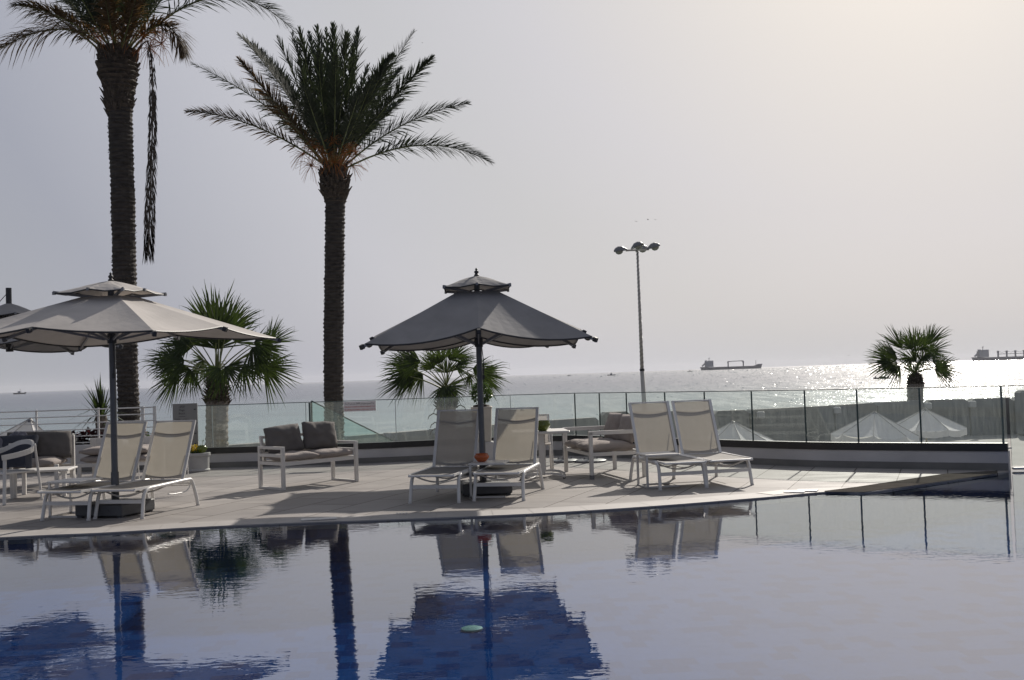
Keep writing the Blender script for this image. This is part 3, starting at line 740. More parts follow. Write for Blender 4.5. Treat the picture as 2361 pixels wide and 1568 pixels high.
    if base:
        b = empty('parasol_base', (loc[0] + base_off[0], loc[1] + base_off[1], 0), base_rz)
        b.parent = root; b.matrix_parent_inverse = Matrix.Translation(Vector(loc)).to_3x3().to_4x4()
        b.location = Matrix.Rotation(-rz, 3, 'Z') @ Vector((base_off[0], base_off[1], 0)); b.rotation_euler = (0, 0, base_rz - rz)
        b.matrix_parent_inverse = Matrix.Identity(4)
        s = base_size
        mb = MB(); mb.box((0, 0, .09), (s, s, .14), ch=.012)
        for sx_ in (-1, 1):
            for sy_ in (-1, 1): mb.box((sx_ * (s / 2 - .05), sy_ * (s / 2 - .05), .0125), (.06, .06, .023))
        mb.box((0, -s / 2 - .003, .09), (s * .45, .006, .03)); mb.box((0, 0, .166), (.16, .16, .012), ch=.004)
        mb.build('base_box', M['base'], b)
    return root
P2 = Vector((-.44, 14.0, 0))
build_parasol(P2, R(2), 2.70, 2.645, 2.12, 1.975, 2.73, 2.86, 'dark grey two-tier parasol standing between the two middle sun loungers', sag=.08, base_rz=R(8), base_off=(.02, .02), base_size=.64)
P2b = Vector((-.525, 16.95, 0))
build_parasol(P2b, R(3), 2.30, 2.52, 2.16, 2.06, 2.54, 2.62, 'grey parasol almost hidden directly behind the middle parasol', sag=.09, base_rz=R(8), base_size=.64)
P1 = at(266, 1150, 13.05); P1.z = 0
build_parasol(P1, R(-13), 2.94, 2.66, 2.245, 2.145, 2.74, 2.86, 'pale taupe parasol with flat two-tier canopy over the left sun loungers', sag=.03, base_rz=R(-16), base_off=(.0, .0), base_size=.66, cloth='canopy_pale')
P3 = at(24, 900, 16.1); P3.z = 0
build_parasol(P3, R(38), 2.45, 2.66, 2.31, 2.20, 2.72, 2.88, 'grey parasol with bare pole stub on top, cut by the left picture edge', sag=.06, base=False, stub=True, finial=False)

# ================================================================ SUN LOUNGERS
def make_lounger():
    root = empty('sun_lounger', (0, 0, 0))
    W, H = .60, .315
    for sgn in (-1, 1):
        x = sgn * W / 2
        # side tube: front leg, sloping side rail, rear leg splayed out
        pts = smooth_path([(x + sgn * .012, .0, .0), (x + sgn * .004, .035, .17), (x, .07, .285), (x, .15, .335), (x, .30, .342), (x, .7, .348), (x, 1.06, .352), (x, 1.14, .335), (x, 1.19, .26), (x + sgn * .012, 1.235, .12), (x + sgn * .02, 1.26, 0)], 4)
        mb = MB(); mb.tube(pts, .022, 10); mb.build('side_rail', M['frame'], root, smooth=True)
        mb = MB(); mb.tube([(x + sgn * .012, 0, 0), (x + sgn * .012, 0.001, .02)], .025, 8); mb.build('foot_cap', M['lid'], root); mb = MB(); mb.tube([(x + sgn * .02, 1.26, 0), (x + sgn * .02, 1.259, .02)], .025, 8)
        mb.build('foot_cap', M['lid'], root)
    mb = MB(); mb.box((0, .035, .20), (W - .03, .016, .045)); mb.build('front_crossbar', M['frame'], root)
    mb = MB(); mb.bar((-W / 2, 1.15, .30), (W / 2, 1.15, .30), .022, .022); mb.build('rear_crossbar', M['frame'], root)
    for yy in (.10, .55):
        mb = MB(); pts = [(-W / 2 + .02 + (W - .04) * i / 12, yy + .02, .325 - .075 * math.sin(math.pi * i / 12)) for i in range(13)]
        mb.tube(pts, .011, 6); mb.build('bowed_stay', M['frame'], root, smooth=True)
    # seat sling, slightly sagging
    mb = MB(); n = 10; ny = 14; o = 0
    sw_ = W - .05
    for top in (1, 0):
        for i in range(ny + 1):
            for j in range(n + 1):
                y = -.10 + 1.06 * i / ny; s_ = j / n
                z = .352 - .012 * math.sin(math.pi * s_) * math.sin(math.pi * i / ny) - (0 if top else .006)
                if i == 0: z -= .012
                mb.v.append((-sw_ / 2 + sw_ * s_, y, z + .006))
    Wd = n + 1; B = (ny + 1) * Wd
    for i in range(ny):
        for j in range(n):
            q = (i * Wd + j, i * Wd + j + 1, (i + 1) * Wd + j + 1, (i + 1) * Wd + j); mb.f.append(q); mb.mi.append(0)
            mb.f.append(tuple(B + k for k in reversed(q))); mb.mi.append(0)
    for j in range(n):
        mb.f.append((j, B + j, B + j + 1, j + 1)); mb.mi.append(0)
        t = ny * Wd; mb.f.append((t + j, t + j + 1, B + t + j + 1, B + t + j)); mb.mi.append(0)
    mb.build('seat', M['sling'], root, smooth=False)
    mb = MB(); mb.tube([(-W / 2 + .01, -.10, .345), (W / 2 - .01, -.10, .345)], .014, 8)
    for sgn in (-1, 1): mb.bar((sgn * (W / 2 - .018), -.10, .352), (sgn * (W / 2 - .018), .96, .356), .018, .026)
    mb.build('seat_frame', M['frame'], root, smooth=True, auto=40)
    # backrest
    yb, zb = .97, .36; a = R(66); Lb = .80; ca, sa = math.cos(a), math.sin(a)
    def bp(x, t, d=0): return Vector((x, yb + t * ca + d * sa, zb + t * sa - d * ca))
    wb = W - .045
    bk = empty('backrest', (0, 0, 0)); bk.parent = root
    mb = MB(); n = 8; ny = 8
    for i in range(ny + 1):
        for j in range(n + 1):
            s_ = j / n; t = .02 + (Lb - .03) * i / ny
            mb.v.append(tuple(bp(-wb / 2 + .02 + (wb - .04) * s_, t, .010 * math.sin(math.pi * s_))))
    for i in range(ny):
        for j in range(n):
            mb.f.append((i * 9 + j, i * 9 + j + 1, (i + 1) * 9 + j + 1, (i + 1) * 9 + j)); mb.mi.append(0)
    mb.build('sling', M['sling'], bk, smooth=True)
    mb = MB()
    for sgn in (-1, 1): mb.bar(bp(sgn * wb / 2, -.03), bp(sgn * wb / 2, Lb + .005), .038, .026, up=Vector((0, sa, -ca)))
    mb.bar(bp(-wb / 2, Lb), bp(wb / 2, Lb), .02, .018); mb.bar(bp(-wb / 2, .0), bp(wb / 2, .0), .018, .014)
    mb.build('back_frame', M['frame'], bk)
    for t0 in (.66, .08):
        mb = MB(); mb.tube([bp(-wb / 2 + wb * i / 14, t0 - .04 * math.sin(math.pi * i / 14), .018 + .006 * math.sin(math.pi * i / 14)) for i in range(15)], .014, 6)
        mb.build('bowed_stay', M['stay'], bk, smooth=True)
    # prop holding the backrest up
    mb = MB()
    for sgn in (-1, 1): mb.tube([bp(sgn * (wb / 2 - .03), .36, .03), (sgn * (W / 2 - .05), 1.17, .27)], .007, 6)
    mb.tube([(-W / 2 + .05, 1.17, .27), (W / 2 - .05, 1.17, .27)], .008, 6)
    mb.build('prop', M['frame'], root)
    mb = MB(); mb.tube(smooth_path([(W / 2 - .02, .62, .22), (W / 2 - .02, .75, .205), (W / 2 - .02, 1.02, .205), (W / 2 - .02, 1.12, .25), (W / 2 - .01, 1.15, .32)], 4), .008, 6)
    mb.build('ratchet_bar', M['frame'], root, smooth=True)
    return root
GL = 'white framed mesh sun loungers facing the pool'
spots = [  # left front foot, right front foot, heading hint
    ((91.3, 1202.4), (209.7, 1198.8), -13, 'sun lounger at far left, partly crossed by the left parasol pole'),
    ((217, 1198.6), (330, 1195.0), -13, 'sun lounger just right of the left parasol pole, its back before the round pot'),
    ((946.9, 1162.5), (1056.3, 1159), -12, 'sun lounger on the left of the middle pair, beside the table with the orange bowl'),
    ((1094.8, 1156), (1205.5, 1154.8), -12, 'sun lounger on the right of the middle pair, overlapping the white dining table'),
    ((1525.6, 1129.8), (1626, 1126), 11, 'sun lounger of the right pair with a small side table against it'),
    ((1632, 1124.0), (1732.7, 1118.7), 11, 'rightmost sun lounger, its foot end nearest the bare stone deck'),
]
proto = make_lounger()
for i, (a, b, hd, lab) in enumerate(spots):
    o = proto if i == 0 else copy_tree(proto)
    A, B = gp(*a), gp(*b); o.location = (A + B) / 2; o.rotation_euler = (0, 0, R(hd))
    o.scale = (1, 1, 1)
    tag(o, lab, 'sun lounger', GL)

# ---------------------------------------------------------------- side tables
def make_side_table():
    root = empty('side_table', (0, 0, 0))
    s, d, h = .46, .46, .44
    mb = MB(); mb.box((s / 2, d / 2, h - .012), (s, d, .022), ch=.004); mb.build('table_top', M['white'], root)
    for k in range(2):
        mb = MB(); mb.box((.02, .03 + k * (d - .06), h / 2 - .01), (.028, .022, h - .03)); mb.build('leg', M['white'], root)
    mb = MB()
    for k in range(2): mb.box((s / 2, .03 + k * (d - .06), .012), (s, .022, .022))
    mb.box((.02, d / 2, .012), (.022, d - .09, .02)); mb.build('base_frame', M['white'], root)
    return root
GT = 'small white side tables between the loungers'
st0 = make_side_table()
for i, (px, rz, lab) in enumerate([((108.8, 1194.7), -13, 'small white side table behind the far left sun lounger'),
                                   ((1082, 1149.5), -8, 'small white side table carrying the orange bowl between the middle loungers'),
                                   ((1492, 1127.0), 11, 'small white side table against the lounger of the right pair')]):
    o = st0 if i == 0 else copy_tree(st0)
    o.location = gp(*px); o.rotation_euler = (0, 0, R(rz)); tag(o, lab, 'side table', GT)
st_mid = gp(1082, 1149.5)

# bowls
def bowl(name, loc, r, h, m_, label, cat='bowl', rim=.8):
    mb = MB()
    mb.lathe([(r * .45, 0), (r * .62, h * .08), (r * .98, h * .5), (r, h * .68), (r * rim, h * .92), (r * rim * 1.05, h), (r * rim * .93, h), (r * rim * .9, h * .9), (r * .85, h * .6), (r * .4, h * .15)], (0, 0, 0), 24)
    return tag(mb.build(name, m_, loc=loc, smooth=True, auto=50), label, cat)
q = at(1111, 1068, st_mid.y + .2)
bowl('bowl', (q.x, st_mid.y + .22, .4415), .098, .105, M['terra'], 'orange glazed bowl on the side table between the middle loungers')

# ================================================================ SOFAS, TABLES, CHAIRS
def sofa_common(root, Lg, D, seat_z, st=.045):
    mb = MB()
    for y in (.02, D - .02): mb.bar((0, y, seat_z - .03), (Lg, y, seat_z - .03), .035, .055)
    for x in (.2, .4, .6, .8): mb.bar((Lg * x, .02, seat_z - .02), (Lg * x, D - .02, seat_z - .02), .03, .02)
    mb.build('seat_frame', M['white'], root)
def center_sofa():
    A = gp(654, 1130.5); hd = math.atan2(.71, .70)
    root = empty('garden_sofa', A, hd, 'white slatted-arm garden sofa with two dark brown back cushions', 'sofa')
    Lg, D = 1.30, .60
    sofa_common(root, Lg, D, .40)
    for x in (0, Lg):
        arm = empty('arm', (x, 0, 0)); arm.parent = root
        for y in (.0, D): mb = MB(); mb.box((0, y, .31), (.05, .05, .62), ch=.004); mb.build('post', M['white'], arm)
        for z, h in ((.60, .04), (.49, .045), (.375, .045), (.015, .03)): mb = MB(); mb.box((0, D / 2, z), (.045, D - .05, h)); mb.build('slat', M['white'], arm)
    mb = MB()
    for x in (.06, Lg - .06): mb.bar((x, D - .04, .36), (x, D + .07, .76), .04, .04)
    for z in (.50, .62, .74): mb.bar((.06, D - .04 + .11 * (z - .36) / .4, z), (Lg - .06, D - .04 + .11 * (z - .36) / .4, z), .03, .04)
    mb.build('back_frame', M['white'], root)
    for k in range(2):
        mb = MB(); cushion(mb, (Lg / 2 - .035, D - .05, .11), c=(.04 + (Lg / 2 - .04) * (k + .5) + .0, D / 2 - .02, .455), crump=.010, seed=k * 9)
        mb.build('seat_cushion', M['cush'], root, smooth=True)
    for k in range(2):
        mt = Matrix.Rotation(R(3 if k else -4), 3, 'Y') @ Matrix.Rotation(R(77), 3, 'X')
        mb = MB(); cushion(mb, (.60, .42, .15), mat3=mt, c=(.33 + k * .63, D - .13 - .02 * k, .70 + .02 * k), crump=.018, seed=31 + k * 7, puff=.3)
        mb.build('back_cushion', M['cushdk'], root, smooth=True)
center_sofa()

def right_sofa():
    A = gp(1365, 1105.5); D = .80; Lg = 1.38
    dx = Vector((.975, .22, 0)).normalized(); ang = math.atan2(dx.y, dx.x)
    # local: x = depth direction (front at 0), y = length direction
    root = empty('garden_sofa', A, ang, 'white open-arm garden sofa with beige cushions, seen end-on beside the white table', 'sofa')
    for y in (0, Lg):
        arm = empty('arm', (0, y, 0)); arm.parent = root
        for x in (0, D): mb = MB(); mb.box((x, 0, .34), (.055, .05, .68), ch=.004); mb.build('post', M['white'], arm)
        mb = MB(); mb.box((D / 2, 0, .665), (D + .055, .05, .055)); mb.build('arm_rest', M['white'], arm)
    mb = MB(); mb.box((-.0, .0, .03), (.056, .051, .06)); mb.build('foot_sleeve', M['lamp'], root)
    mb = MB()
    for y in (.0, Lg): mb.bar((.03, y, .355), (D, y, .355), .04, .05)
    for x in (.02, D - .02): mb.bar((x, .03, .355), (x, Lg - .03, .355), .04, .05)
    mb.build('seat_frame', M['white'], root)
    mb = MB()
    for y in (.06, Lg - .06): mb.bar((D - .05, y, .36), (D + .06, y, .80), .04, .04)
    for z in (.5, .64, .78): mb.bar((D - .02 + .1 * (z - .36) / .44, .06, z), (D - .02 + .1 * (z - .36) / .44, Lg - .06, z), .03, .04)
    mb.build('back_frame', M['white'], root)
    for k in range(2):
        mb = MB(); cushion(mb, (D - .06, Lg / 2 - .05, .13), c=(D / 2 - .06, .04 + (Lg / 2 - .03) * (k + .5), .445), crump=.010, seed=50 + k)
        mb.build('seat_cushion', M['cush'], root, smooth=True)
        mt = Matrix.Rotation(R(-74), 3, 'Y')
        mb = MB(); cushion(mb, (.42, Lg / 2 - .07, .14), mat3=mt, c=(D - .10 + .0, .04 + (Lg / 2 - .03) * (k + .5), .685 + .01 * k), crump=.012, seed=70 + k, puff=.25)
        mb.build('back_cushion', M['cush'], root, smooth=True)
right_sofa()

def white_table():
    root = empty('dining_table', (.38, 15.62, 0), R(4), 'white dining table with double column legs right of the middle loungers', 'table')
    h = .705
    mb = MB(); mb.box((0, .25, h - .018), (.82, .80, .036), ch=.008); mb.build('table_top', M['white'], root)
    for k, y in enumerate((.0, .48)):
        mb = MB(); mb.box((-.0 + .06 * k, y, (h - .036) / 2 + .03), (.085, .05, h - .10), ch=.008); mb.build('leg', M['white'], root)
        mb = MB(); xo = .06 * k
        for sgn in (-1, 1):
            pts = [Vector((xo + sgn * .02, y, .085)), Vector((xo + sgn * .14, y, .085)), Vector((xo + sgn * .25, y, .065)), Vector((xo + sgn * .33, y, .03))]
            for a, b in zip(pts[:-1], pts[1:]): mb.bar(a, b, .05, .035)
        ft = mb.build('foot', M['white'], root)
        mb = MB()
        for sgn in (-1, 1): mb.tube([(xo + sgn * .32, y, 0), (xo + sgn * .32, y, .025)], [.022, .014], 10)
        mb.build('foot_pad', M['rubber'], ft)
    mb = MB(); mb.tube([(0, .0, .46), (.06, .48, .56)], .009, 6); mb.build('tie_rod', M['wood'], root)
white_table()
tp = at(1248, 1003, 15.75)
bowl('bowl', (tp.x + .02, 15.62, .706), .115, .155, M['green'], 'green glazed bowl on the white dining table', rim=.85)

def sling_chair(loc, rz, label):
    root = empty('garden_chair', loc, rz, label, 'chair')
    for sx_ in (-.27, .27):
        for (y0, y1) in ((-.24, -.22), (.25, .20)):
            mb = MB(); mb.tube([(sx_, y0, 0), (sx_ * .97, y1, .62 if y0 < 0 else .44)], .016, 8); mb.build('leg', M['white'], root, smooth=True)
        mb = MB(); mb.bar((sx_, -.26, .63), (sx_, .24, .65), .045, .025, ch=.006); mb.build('arm_rest', M['white'], root)
    mb = MB(); mb.box((0, 0, .43), (.52, .46, .02)); mb.build('seat', M['slingback'], root)
    mb = MB()
    mb.add([(-.24, .22, .42), (.24, .22, .42), (.24, .32, .87), (-.24, .32, .87)], [(0, 1, 2, 3)]); mb.build('back_sling', M['slingback'], root)
    mb = MB()
    for sx_ in (-.26, .26): mb.bar((sx_, .21, .40), (sx_, .325, .88), .03, .025)
    mb.bar((-.26, .323, .88), (.26, .323, .88), .02, .02); mb.build('back_frame', M['frame'], root)
sling_chair((.30, 17.0, 0), R(2), 'white mesh-backed chair behind the white dining table')

GB = 'round parasol feet standing by the parapet'
for (px, py, r_, lab) in ((1302, 1065, .24, 'round steel parasol foot with tube behind the white dining table'), (1362, 1065, .27, 'round steel parasol foot behind the beige-cushioned sofa')):
    g = gp(px, py); root = empty('parasol_foot', g, 0, lab, 'parasol foot', GB)
    mb = MB(); mb.lathe([(r_, 0), (r_, .03), (r_ * .9, .042), (.05, .05)], n=28); mb.build('base_plate', M['lamp'], root, smooth=True, auto=40)
    mb = MB(); mb.tube([(0, 0, .05), (0, 0, .60)], .035, 14); mb.build('tube', M['chrome'], root, smooth=True, auto=40)
    mb = MB()
    for k in range(4):
        an = k * math.pi / 2 + .3; mb.bar((0, 0, .065), (.13 * math.cos(an), .13 * math.sin(an), .06), .02, .015); mb.tube([(.12 * math.cos(an), .12 * math.sin(an), .05), (.12 * math.cos(an), .12 * math.sin(an), .085)], .012, 6)
    mb.build('bolt', M['chrome'], root)

# ---------------------------------------------------------------- far left furniture
def left_chair():
    root = empty('garden_chair', (-7.13, 14.95, 0), R(-28), 'white tub armchair with dark seat cut by the left picture edge', 'chair')
    for (x0, y0, x1, y1, h) in ((.32, -.30, .24, -.22, .66), (-.32, -.30, -.24, -.22, .66), (.32, .30, .26, .24, .80), (-.32, .30, -.26, .24, .80)):
        mb = MB(); mb.bar((x0, y0, 0), (x1, y1, h), .045, .03, ch=.006); mb.build('leg', M['white'], root)
    mb = MB()
    pts = smooth_path([(.25, -.27, .64), (.30, -.05, .67), (.29, .17, .72), (.15, .29, .80), (0, .31, .82), (-.15, .29, .80), (-.29, .17, .72), (-.30, -.05, .67), (-.25, -.27, .64)], 4)
    for a, b in zip(pts[:-1], pts[1:]): mb.bar(a, b, .03, .07)
    mb.build('arm_rail', M['white'], root)
    mb = MB(); mb.box((0, 0, .42), (.50, .50, .03), ch=.008); mb.build('seat', M['white'], root)
    mb = MB(); inner_ = [Vector((p.x * .95, p.y * .95, p.z - .03)) for p in pts[6:-6]]
    for a, b in zip(inner_[:-1], inner_[1:]):
        mb.add([a, b, (b.x, b.y, .46), (a.x, a.y, .46)], [(0, 1, 2, 3)])
    mb.build('back_shell', M['navy'], root)
left_chair()
def coffee_table():
    root = empty('coffee_table', (-6.98, 15.75, 0), R(10), 'low white coffee table in front of the left sofa', 'table')
    mb = MB(); mb.box((0, 0, .375), (.82, .62, .03), ch=.006); mb.build('table_top', M['white'], root)
    for x in (-.34, .34):
        for y in (-.25, .25):
            mb = MB(); mb.box((x, y, .18), (.055, .055, .36), ch=.004); mb.build('leg', M['white'], root)
coffee_table()
def left_sofa():
    root = empty('garden_sofa', (-7.22, 16.75, 0), R(4), 'white garden sofa with brown cushions at the far left', 'sofa')
    Lg, D = 1.9, .75
    for x in (0, -Lg):
        arm = empty('arm', (x, 0, 0)); arm.parent = root
        for y in (0, D): mb = MB(); hh = .80 if y else .38; mb.box((0, y, hh / 2), (.06, .05, hh), ch=.004); mb.build('post', M['white'], arm)
        mb = MB(); mb.box((0, D / 2, .22), (.05, D, .05)); mb.build('arm_rail', M['white'], arm)
    mb = MB(); mb.box((-Lg / 2, 0, .30), (Lg, .04, .06)); mb.box((-Lg / 2, D, .30), (Lg, .04, .06)); mb.box((-Lg / 2, D + .02, .58), (Lg, .03, .3)); mb.build('seat_frame', M['white'], root)
    for k in range(2):
        mb = MB(); cushion(mb, (Lg / 2 - .04, D - .06, .15), c=(-.04 - (Lg / 2 - .02) * (k + .5), D / 2 - .03, .40), crump=.008, seed=90 + k); mb.build('seat_cushion', M['cush'], root, smooth=True)
    for k, (x, rz_, rx) in enumerate(((-.24, 18, 68), (-.72, -5, 72))):
        mt = Matrix.Rotation(R(rz_), 3, 'Z') @ Matrix.Rotation(R(rx), 3, 'X')
        mb = MB(); cushion(mb, (.56, .46, .17), mat3=mt, c=(x, D - .20, .66), crump=.014, seed=100 + k, puff=.3); mb.build('back_cushion', M['cushdk'], root, smooth=True)
left_sofa()
mb = MB(); cushion(mb, (.62, .44, .17), mat3=Matrix.Rotation(R(4), 3, 'Z') @ Matrix.Rotation(R(62), 3, 'X'), c=(0, 0, 0), crump=.012, seed=3, puff=.3)
tag(mb.build('cushion', M['navy'], loc=(-7.95, 16.98, .64), smooth=True), 'dark navy cushion leaning on the left sofa', 'cushion')
# crumpled grey cloth over the navy cushion
mb = MB(); n = 22
for i in range(n + 1):
    for j in range(n + 1):
        u, v = i / n - .5, j / n - .5
        z = .05 * math.sin(9 * u + 5 * v) + .06 * noise.noise(Vector((u * 6, v * 6, 2))) + .02 * noise.noise(Vector((u * 20, v * 16, 5)))
        mb.v.append((u * .60, v * .34 + .04 * math.sin(7 * u), z - .55 * max(0, -v - .1) - .35 * max(0, u - .25)))
for i in range(n):
    for j in range(n): mb.f.append((i * (n + 1) + j, (i + 1) * (n + 1) + j, (i + 1) * (n + 1) + j + 1, i * (n + 1) + j + 1)); mb.mi.append(0)
tag(mb.build('cloth', M['towel'], loc=(-8.02, 17.05, .83), smooth=True), 'crumpled silvery grey cloth thrown over the navy cushion', 'cloth')
def left_armchair():
    root = empty('lounge_chair', (-6.98, 16.95, 0), R(2), 'white lounge chair with two stacked beige cushions behind the left loungers', 'chair')
    Lg, D = 1.15, .68
    for x in (0.03, Lg):
        for y in (0, D):
            mb = MB(); mb.box((x, y, .36 if y else .18), (.06, .05, .72 if y else .36), ch=.004); mb.build('leg', M['white'], root)
    mb = MB(); mb.box((Lg / 2, 0, .33), (Lg, .04, .05)); mb.box((Lg / 2, D, .33), (Lg, .04, .05)); mb.build('seat_frame', M['white'], root)
    mb = MB(); mb.box((Lg / 2, D + .01, .66), (Lg + .06, .04, .14)); mb.build('back_frame', M['white'], root)
    for k in range(2):
        mb = MB(); cushion(mb, (1.08, .62, .12), c=(Lg / 2 - .02 * k, D / 2 - .04, .42 + k * .125), crump=.008, seed=120 + k); mb.build('seat_cushion', M['cush'], root, smooth=True)
left_armchair()
mb = MB(); cushion(mb, (.22, .26, .13), c=(0, 0, 0), crump=.05, seed=8, puff=.2)
tw = mb.build('towel', M['wtowel'], loc=(-6.32, 16.98, .675), smooth=True); tag(tw, 'bundled white towel with blue stripe on the stacked beige cushions', 'towel')
mb = MB(); mb.tube(smooth_path([(-.11, -.06, .03), (-.03, -.10, .07), (.05, -.05, .09), (.09, .05, .05)], 4), .022, 6); mb.build('stripe', M['btowel'], tw, smooth=True)

# ---------------------------------------------------------------- pots and plants
def leaf_quad(mb, c, d, up, ln, wd, mi=0, fold=.2):
    d = d.normalized(); s = d.cross(up)
    if s.length < 1e-3: s = d.cross(Vector((1, 0, 0)))
    s.normalize(); nrm_ = s.cross(d)
    tip = c + d * ln; m1 = c + d * ln * .45
    mb.add([c, m1 + s * wd / 2 + nrm_ * wd * fold, tip, m1 - s * wd / 2 + nrm_ * wd * fold], [(0, 1, 2), (0, 2, 3)], mi)
def rnd_dir():
    z = random.uniform(-1, 1); a = random.uniform(0, 2 * math.pi); r_ = math.sqrt(1 - z * z)
    return Vector((r_ * math.cos(a), r_ * math.sin(a), z))
def topiary():
    g = at(1113, 1020, 19.55); x = g.x
    root = empty('topiary_planter', (x, 19.52, 0), 0, 'clipped round shrub in a tall beige planter behind the middle parasol pole', 'potted shrub')
    mb = MB(); mb.box((0, 0, .17), (.40, .36, .34), ch=.01); mb.build('plinth_block', M['wallw'], root)
    mb = MB(); s0, s1 = .155, .185
    vs = [(-s0, -s0, .345), (s0, -s0, .345), (s0, s0, .345), (-s0, s0, .345), (-s1, -s1, .98), (s1, -s1, .98), (s1, s1, .98), (-s1, s1, .98)]
    mb.add(vs, [(0, 1, 5, 4), (1, 2, 6, 5), (2, 3, 7, 6), (3, 0, 4, 7), (3, 2, 1, 0)]); mb.box((0, 0, .965), (.385, .385, .035), ch=.008)
    mb.build('planter', M['planter'], root)
    mb = MB(); mb.lathe([(.16, 0), (.14, .03), (.05, .05)], (0, 0, .98), 14, wob=.1); mb.build('soil', M['soil'], root)
    mb = MB(); mb.tube([(0, 0, 1.0), (.01, 0, 1.12), (0, 0, 1.25)], [.014, .012, .01], 6)
    for k in range(10):
        d = rnd_dir(); mb.tube([(0, 0, 1.18), Vector((0, 0, 1.23)) + d * .14], .005, 4)
    mb.build('trunk', M['bark'], root)
    mb = MB(); c = Vector((0, 0, 1.235))
    for k in range(900):
        d = rnd_dir(); rr = .195 * random.uniform(.55, 1) * (1 + .12 * noise.noise(d * 2.5))
        leaf_quad(mb, c + d * rr, (d + rnd_dir() * .9), rnd_dir(), random.uniform(.035, .06), .03)
    mb.build('crown', M['leaf'], root)
topiary()
def round_pot():
    g = gp(449, 1087); g.y = 19.2; g.x = at(448, 1060, 19.0).x
    root = empty('flower_pot', g, 0, 'round white pot of yellow flowers below the grey sign board', 'plant pot')
    mb = MB(); mb.lathe([(.19, 0), (.215, .01), (.215, .03), (.20, .05), (.205, .27), (.225, .28), (.225, .33), (.20, .335), (.19, .28)], n=26); mb.build('pot', M['pot'], root, smooth=True, auto=35)
    mb = MB(); mb.lathe([(.19, .27), (.1, .30), (.03, .31)], n=16, wob=.08); mb.build('soil', M['soil'], root)
    mb = MB()
    for k in range(110):
        c = Vector((random.uniform(-.16, .06), random.uniform(-.13, .12), .30)); leaf_quad(mb, c, Vector((random.uniform(-.6, .6), random.uniform(-.6, .6), 1)), rnd_dir(), random.uniform(.06, .13), .035)
    mb.build('foliage', M['leaf'], root)
    mb = MB()
    for k in range(70):
        c = Vector((random.uniform(-.14, .02), random.uniform(-.12, .10), random.uniform(.36, .47)))
        for j in range(3): leaf_quad(mb, c, rnd_dir() + Vector((0, 0, .5)), rnd_dir(), .03, .022)
    mb.build('flowers', M['yelflower'], root)
    j = bowl('jar', (g.x + .10, g.y - .06, .336), .095, .13, M['green'], 'squat green glazed jar set in the round white pot', 'jar', rim=.7)
round_pot()
def clump(name, loc, spread, n, h, m_, label, cat, flowers=None, lw=.05, ll=.09, nstem=9, group=None):
    root = empty(name, loc, 0, label, cat, group)
    mb = MB(); ms = MB()
    for s in range(nstem):
        bx, by = random.uniform(-spread, spread), random.uniform(-.12, .12); hh = h * random.uniform(.55, 1)
        topx = bx + random.uniform(-.12, .12); ms.tube([(bx, by, 0), ((bx + topx) / 2, by, hh * .5), (topx, by, hh)], [.008, .006, .003], 4)
        for k in range(n // nstem):
            t = random.uniform(.25, 1); c = Vector((bx + (topx - bx) * t, by, hh * t)); d = Vector((random.uniform(-1, 1), random.uniform(-1, 1), random.uniform(-.2, .8)))
            leaf_quad(mb, c, d, Vector((0, 0, 1)), ll * random.uniform(.6, 1.2), lw)
        if flowers and random.random() < .8:
            mf = MB()
            for k in range(26): leaf_quad(mf, Vector((topx, by, hh)) + rnd_dir() * .035, rnd_dir(), rnd_dir(), .03, .025)
            mf.build('flower_head', flowers, root)
    ms.build('stems', M['petiole'], root); mb.build('foliage', m_, root)
    return root
def bedx(px): return at(px, 1010, 20.7).x
clump('coleus_plant', (bedx(203), 20.6, .30), .26, 340, .42, M['redleaf'], 'dark red leafy plant behind the left wall with a few red flowers', 'plant', M['redflower'], lw=.10, ll=.14)
clump('coleus_plant', (bedx(262), 20.6, .30), .20, 240, .50, M['redleaf'], 'dark red leafy plant beside the thick palm trunk behind the wall', 'plant', lw=.10, ll=.14)
clump('geranium', (bedx(338), 20.55, .30), .15, 300, .36, M['leaf'], 'green bush with red flowers between the two left loungers\' backs', 'plant', M['redflower'], lw=.06, ll=.07)
clump('shrub', (bedx(97), 20.6, .30), .10, 240, .50, M['leaf'], 'thin upright green shrub at the second bar post of the left railing', 'shrub', lw=.03, ll=.07, nstem=6)
clump('shrub', (bedx(118), 20.6, .30), .16, 150, .28, M['leaf'], 'low sparse green shrub right of the railing post', 'shrub', lw=.03, ll=.07, nstem=6)
clump('small_plant', (at(462, 1020, 20.4).x, 20.3, .05), .05, 50, .52, M['leaf'], 'tiny leafy sprig right of the grey sign board', 'plant', lw=.02, ll=.05, nstem=3)
mb = MB(); cushion(mb, (.30, .24, .20), c=(0, 0, .10), crump=.015, seed=77, puff=.4)
tag(mb.build('fabric_bag', M['base'], loc=(at(158, 1020, 20.22).x, 20.22, .49), smooth=True), 'dark rounded fabric bag sitting on the left white wall', 'bag')

